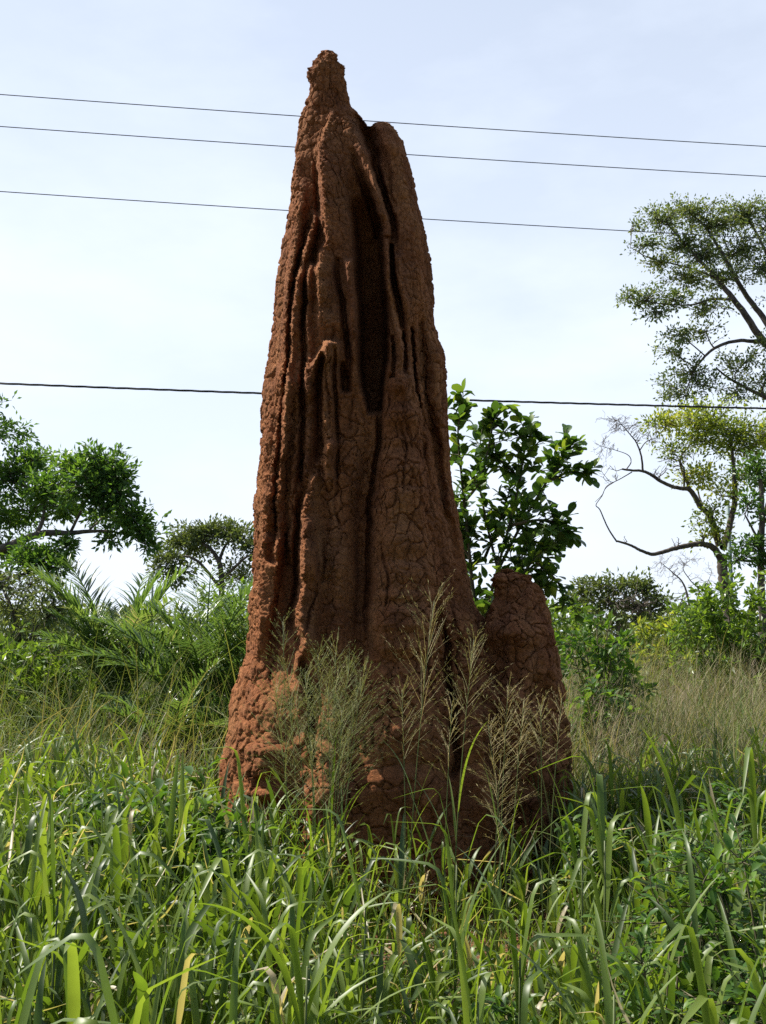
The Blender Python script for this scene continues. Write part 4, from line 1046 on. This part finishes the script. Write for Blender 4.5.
def big_grass(u, v, Y, label, seed, wide=.026, n=6, kinky=True):
    """A tall grass whose broad blades arch over at pixel height v."""
    r = np.random.default_rng(seed)
    top = P(u, v, Y)
    base = np.array([top[0] + r.normal() * .05, Y, 0.0]); H = top[2]
    root = thing('broad_bladed_grass_plant', base, label, 'grass plant', 'broad-bladed grasses standing above the foreground')
    s = Soup(); tube(s, [base, base + [0, 0, H * .4], base + [.01, 0, H * .72]], [.006, .005, .003], 6); s.build('stalk', M['stem'], root)
    for k in range(n):
        q = (k + .5) / n
        kk = kinky and r.random() < .8; kp = r.uniform(.5, .66); L = r.uniform(.42, .68)
        hb = max(.1, H - (kp if kk else .8) * L * .96 - (1 - q) * .45 * H)
        az = k * math.pi + r.normal() * .5 + (0 if r.random() < .5 else .5)
        s = Soup()
        blades(s, (base + [0, 0, hb])[None], np.array([az]), np.array([r.uniform(.05, .3)]), np.array([r.uniform(.05, .35) if kk else r.uniform(.5, 1.3)]), np.array([L]), np.array([wide * r.uniform(.75, 1.15)]), S=16,
               kink=np.array([kp if kk else 3.0]), kinkang=np.array([r.uniform(1.2, 2.2)]), fold=.22, twist=np.array([r.normal() * .35]), tint=np.array([r.uniform(.2, .86)]))
        s.build('leaf', M['grass'], root)


for i, (u, v, Y, w, lab) in enumerate((
        (615, 752, 4.0, .030, 'tall grass with broad white-glinting folded blades, right of the mound base'),
        (588, 768, 4.1, .026, 'broad-bladed grass arching left against the dark right base of the mound'),
        (672, 738, 4.2, .030, 'tallest broad-bladed grass at right, its blade tip folded over against the field'),
        (700, 772, 3.6, .026, 'broad-bladed grass just right of the tallest one at right'),
        (745, 742, 4.3, .026, 'bright grass with a long curved blade near the right edge'),
        (60, 790, 3.2, .026, 'tall broad-bladed grass near the left edge with drooping tips'),
        (150, 835, 2.9, .024, 'drooping broad-bladed grass in the left foreground'),
        (242, 748, 4.6, .028, 'single upright grass with a silvery folded tip at the lit left foot of the mound'),
        (415, 785, 4.0, .024, 'broad-bladed grass leaning right before the dark centre of the mound'),
        (350, 812, 3.4, .022, 'slim broad-bladed grass left of centre below the dense tuft'),
        (300, 850, 2.8, .024, 'yellowish broad-bladed grass in the left centre foreground'),
        (20, 905, 2.2, .026, 'broad grass blades in the bottom left corner'),
        (165, 925, 2.1, .028, 'wide pale drooping grass blade at the bottom left'),
        (440, 880, 2.6, .022, 'green broad-bladed grass in the bottom centre'),
        (530, 855, 3.0, .024, 'broad-bladed grass below the dark right base of the mound'),
        (690, 905, 2.3, .028, 'blue-green broad blades drooping in the bottom right corner'),
        (620, 880, 2.7, .024, 'upright broad-bladed grass left of the leafy weeds at bottom right'))):
    big_grass(u, v, Y, lab, 100 + i, w)


# leafy weeds
for (u, Y, w, h, lab, ls, n) in (
        (130, 5.2, .55, .95, 'leafy weed with broad shining leaves in the grass left of the mound foot', .115, 42),
        (185, 5.5, .6, 1.0, 'dense weed of broad heart-shaped leaves beside the lit left foot of the mound', .12, 55),
        (225, 5.0, .5, .85, 'dark broad-leaved weed directly below the lit left foot of the mound', .11, 40),
        (90, 5.6, .5, .9, 'small broad-leaved weed at left between dry grass and tall blades', .10, 34),
        (700, 3.7, .75, 1.0, 'bushy small-leaved weed in the right foreground', .065, 95),
        (755, 3.4, .8, 1.08, 'bushy small-leaved weed at the right edge', .07, 100),
        (735, 2.7, .6, .85, 'dark small-leaved weed in the bottom right corner', .055, 85),
        (650, 3.2, .5, .80, 'thin small-leaved weed left of the bushy ones at right', .055, 55),
        (730, 5.0, .8, 1.0, 'leafy weed behind the bushy ones, where the field begins', .08, 80),
        (590, 5.6, .5, .75, 'low leafy weed at the dark right foot of the mound', .075, 50),
        (500, 3.2, .5, .58, 'low leafy weed in the bottom centre grass', .06, 50),
        (250, 2.9, .5, .58, 'low leafy weed in the left centre grass', .06, 40)):
    shrub('leafy_weed', lab, u, Y, w, h, 'weed', ls * .8, int(n * 1.25), 7, cat='weed', ratio=.42, clus=.09, twig=.0028, detail=True, zlow=.2, depth=w * .8)


# far wood that closes the horizon
def far_wood():
    s = Soup()
    n = 26000
    x = RNG.uniform(-75, 75, n); y = RNG.uniform(44, 58, n)
    top = 2.3 + 1.5 * (0.5 + 0.5 * fbm(np.stack([x * .16, y * .1, 0 * x], -1), 61, 3))
    z = top * RNG.random(n) ** .7
    leaves(s, np.stack([x, y, z], -1), RNG.normal(size=(n, 3)) + [0, 0, .3], RNG.uniform(.3, .6, n), RNG.uniform(.16, .3, n))
    tag(s.build('distant_woodland', M['far'], smooth=False), 'low far-off belt of green scrub along the horizon', 'woodland', kind='stuff')


far_wood()


# grass of the field beyond
def field_grass():
    s = Soup(); hd = Soup(); hs = Soup()
    n = 26000
    y = 6.5 + (RNG.random(n) ** 1.5) * 16; x = (RNG.random(n) * 2 - 1) * (.42 * y + .8)
    k = ~in_mound(x, y, .02); x, y = x[k], y[k]; n = len(x)
    left = x < -.2
    q = RNG.random(n)
    hh = np.where(left, RNG.uniform(.5, 1.3, n) * np.interp(y, [6.5, 8, 9.5, 12], [.7, 1.0, 1.42, 1.6]), RNG.uniform(.5, 1.2, n) * np.interp(y, [7, 10, 16, 22], [.9, 1.15, 1.5, 1.7])) * (1 + .2 * fbm(np.stack([x * .8, y * .8, 0 * x], -1), 91, 2))
    pat = fbm(np.stack([x * .6, y * .6, 0 * x], -1), 95, 2)
    blades(s, np.stack([x, y, 0 * x], -1), RNG.random(n) * 6.283, np.abs(RNG.normal(size=n)) * np.where(left, .38, .2), RNG.uniform(.1, 1.7, n) * np.where(left, 1.2, .8), hh * RNG.uniform(.8, 1.2, n), RNG.uniform(.005, .014, n),
           S=6, fold=.3, twist=RNG.normal(size=n) * .5, tint=np.clip(q * .75 + pat * .5 + np.where(left, .08, .04), 0, 1))
    # hazy seed heads over the field at right, thinner at left
    n = 1500
    y = 7.2 + RNG.random(n) ** 1.3 * 11; x = RNG.random(n) * (.42 * y + .8 - .9) + .9
    m2 = 220
    y2 = 7 + RNG.random(m2) * 6; x2 = -RNG.random(m2) * (.42 * y2 + .8)
    x, y = np.concatenate([x, x2]), np.concatenate([y, y2])
    k = ~in_mound(x, y, .15); x, y = x[k], y[k]; n = len(x)
    H = RNG.uniform(.75, 1.4, n) * np.interp(y, [7, 10, 16, 19], [.9, 1.1, 1.35, 1.5]); H = np.where(x < 0, H * .72, H)
    az = RNG.random(n) * 6.283; ln = np.abs(RNG.normal(size=n)) * .12
    B0 = np.stack([x, y, 0 * x], -1)
    blades(hs, B0, az, ln, ln * .4, H, .005, S=4, prof='strap', fold=.6, tint=RNG.random(n))
    m = 16
    tops = B0 + np.stack([np.cos(az) * np.sin(ln * 1.1), np.sin(az) * np.sin(ln * 1.1), np.cos(ln)], -1) * H[:, None]
    for j in range(m):
        f = j / m
        pp = B0 + (tops - B0) * (.62 + .36 * f)
        d = RNG.uniform(.4, 1.05, n)
        blades(hd, pp, RNG.random(n) * 6.283, d, RNG.uniform(0, .5, n), RNG.uniform(.09, .24, n) * (1.1 - .6 * f), .0032, S=2, prof='strap', fold=.4, tint=RNG.random(n))
    g = tag(s.build('field_grass', M['field']), 'thin tangled dry and green grass of the field behind the mound', 'grass', kind='stuff')
    hs.build('stalks', M['stem'], g)
    hd.build('seed_heads', M['husk'], g)


field_grass()

# ------------------------------------------------------------------ air
def haze():
    m, nt, N, L = new_mat('haze_air')
    v = N('ShaderNodeVolumePrincipled'); v.inputs['Color'].default_value = (0.93, 0.96, 1, 1); v.inputs['Density'].default_value = 0.0012; v.inputs['Anisotropy'].default_value = 0.2
    out = N('ShaderNodeOutputMaterial'); L(v.outputs[0], out.inputs['Volume'])
    x, y0, y1, z0, z1 = 60., -25., 75., -1.3, 16.
    V = [(sx, sy, sz) for sz in (z0, z1) for sx, sy in ((-x, y0), (x, y0), (x, y1), (-x, y1))]
    s = Soup(); s.add(V, [(0, 3, 2, 1), (4, 5, 6, 7), (0, 1, 5, 4), (1, 2, 6, 5), (2, 3, 7, 6), (3, 0, 4, 7)])
    tag(s.build('haze', m, smooth=False), kind='stuff')


HAZE = False
if HAZE: haze()

# ------------------------------------------------------------------ sky, sun, camera
W = bpy.data.worlds.new('World'); SC.world = W; W.use_nodes = True
nt = W.node_tree; nt.nodes.clear(); N, L = nt.nodes.new, nt.links.new
sky = N('ShaderNodeTexSky'); sky.sky_type = 'NISHITA'; sky.sun_disc = False
el = math.asin(SUN[2]); azm = math.atan2(SUN[0], SUN[1])
sky.sun_elevation = el; sky.sun_rotation = azm
sky.dust_density = 1.6; sky.air_density = 1.0; sky.ozone_density = 1.5
tc = N('ShaderNodeTexCoord')
mp = N('ShaderNodeMapping'); mp.inputs['Scale'].default_value = (1.6, 1.6, 4.0); mp.inputs['Rotation'].default_value = (0, 0.15, 0.4)
nz = N('ShaderNodeTexNoise'); nz.inputs['Scale'].default_value = 1.6; nz.inputs['Detail'].default_value = 7; nz.inputs['Roughness'].default_value = 0.55
rp = N('ShaderNodeMapRange'); rp.inputs['From Min'].default_value = 0.40; rp.inputs['From Max'].default_value = 0.72
rp.inputs['To Min'].default_value = 0.54; rp.inputs['To Max'].default_value = 0.80
mx = N('ShaderNodeMix'); mx.data_type = 'RGBA'; mx.inputs[7].default_value = (7.05, 7.72, 8.8, 1)
bg = N('ShaderNodeBackground'); bg.inputs['Strength'].default_value = 0.09
wo = N('ShaderNodeOutputWorld')
L(tc.outputs['Generated'], mp.inputs[0]); L(mp.outputs[0], nz.inputs['Vector']); L(nz.outputs['Fac'], rp.inputs['Value'])
sx = N('ShaderNodeSeparateXYZ'); L(tc.outputs['Generated'], sx.inputs[0])
yr = N('ShaderNodeMapRange'); yr.interpolation_type = 'SMOOTHSTEP'
yr.inputs['From Min'].default_value = -0.3; yr.inputs['From Max'].default_value = 0.7; yr.inputs['To Min'].default_value = 0.0; yr.inputs['To Max'].default_value = 1.0
L(sx.outputs['Y'], yr.inputs['Value'])
zr = N('ShaderNodeMapRange'); zr.inputs['From Min'].default_value = 0.0; zr.inputs['From Max'].default_value = 0.6; zr.inputs['To Min'].default_value = 0.36; zr.inputs['To Max'].default_value = 0.0
L(sx.outputs['Z'], zr.inputs['Value'])
ad = N('ShaderNodeMath'); ad.operation = 'ADD'; ad.use_clamp = True; L(rp.outputs[0], ad.inputs[0]); L(zr.outputs[0], ad.inputs[1])
mu = N('ShaderNodeMath'); mu.operation = 'MULTIPLY'; L(ad.outputs[0], mu.inputs[0]); L(yr.outputs[0], mu.inputs[1])
L(mu.outputs[0], mx.inputs[0]); L(sky.outputs[0], mx.inputs[6]); L(mx.outputs[2], bg.inputs[0]); L(bg.outputs[0], wo.inputs[0])

sl = bpy.data.lights.new('sun', 'SUN'); sl.energy = 5.0; sl.angle = math.radians(0.55); sl.color = (1.0, 0.95, 0.86)
so = bpy.data.objects.new('sun', sl); COL.objects.link(so)
so.rotation_euler = Vector(tuple(SUN)).to_track_quat('Z', 'Y').to_euler(); so.location = (-6, 2, 10)

cam = bpy.data.cameras.new('camera'); co = bpy.data.objects.new('camera', cam); COL.objects.link(co)
cam.sensor_fit = 'VERTICAL'; cam.sensor_height = 36; cam.sensor_width = 36; cam.lens = 36
cam.clip_start = 0.05; cam.clip_end = 5000
co.location = (0, 0, CZ); co.rotation_euler = (math.pi / 2 + PITCH, 0, 0)
SC.camera = co

SC.view_settings.view_transform = 'Standard'; SC.view_settings.look = 'None'
SC.view_settings.exposure = 0.66; SC.view_settings.gamma = 1.0
SC.cycles.max_bounces = 8; SC.cycles.transmission_bounces = 6; SC.cycles.diffuse_bounces = 4; SC.cycles.glossy_bounces = 3
SC.cycles.use_denoising = False
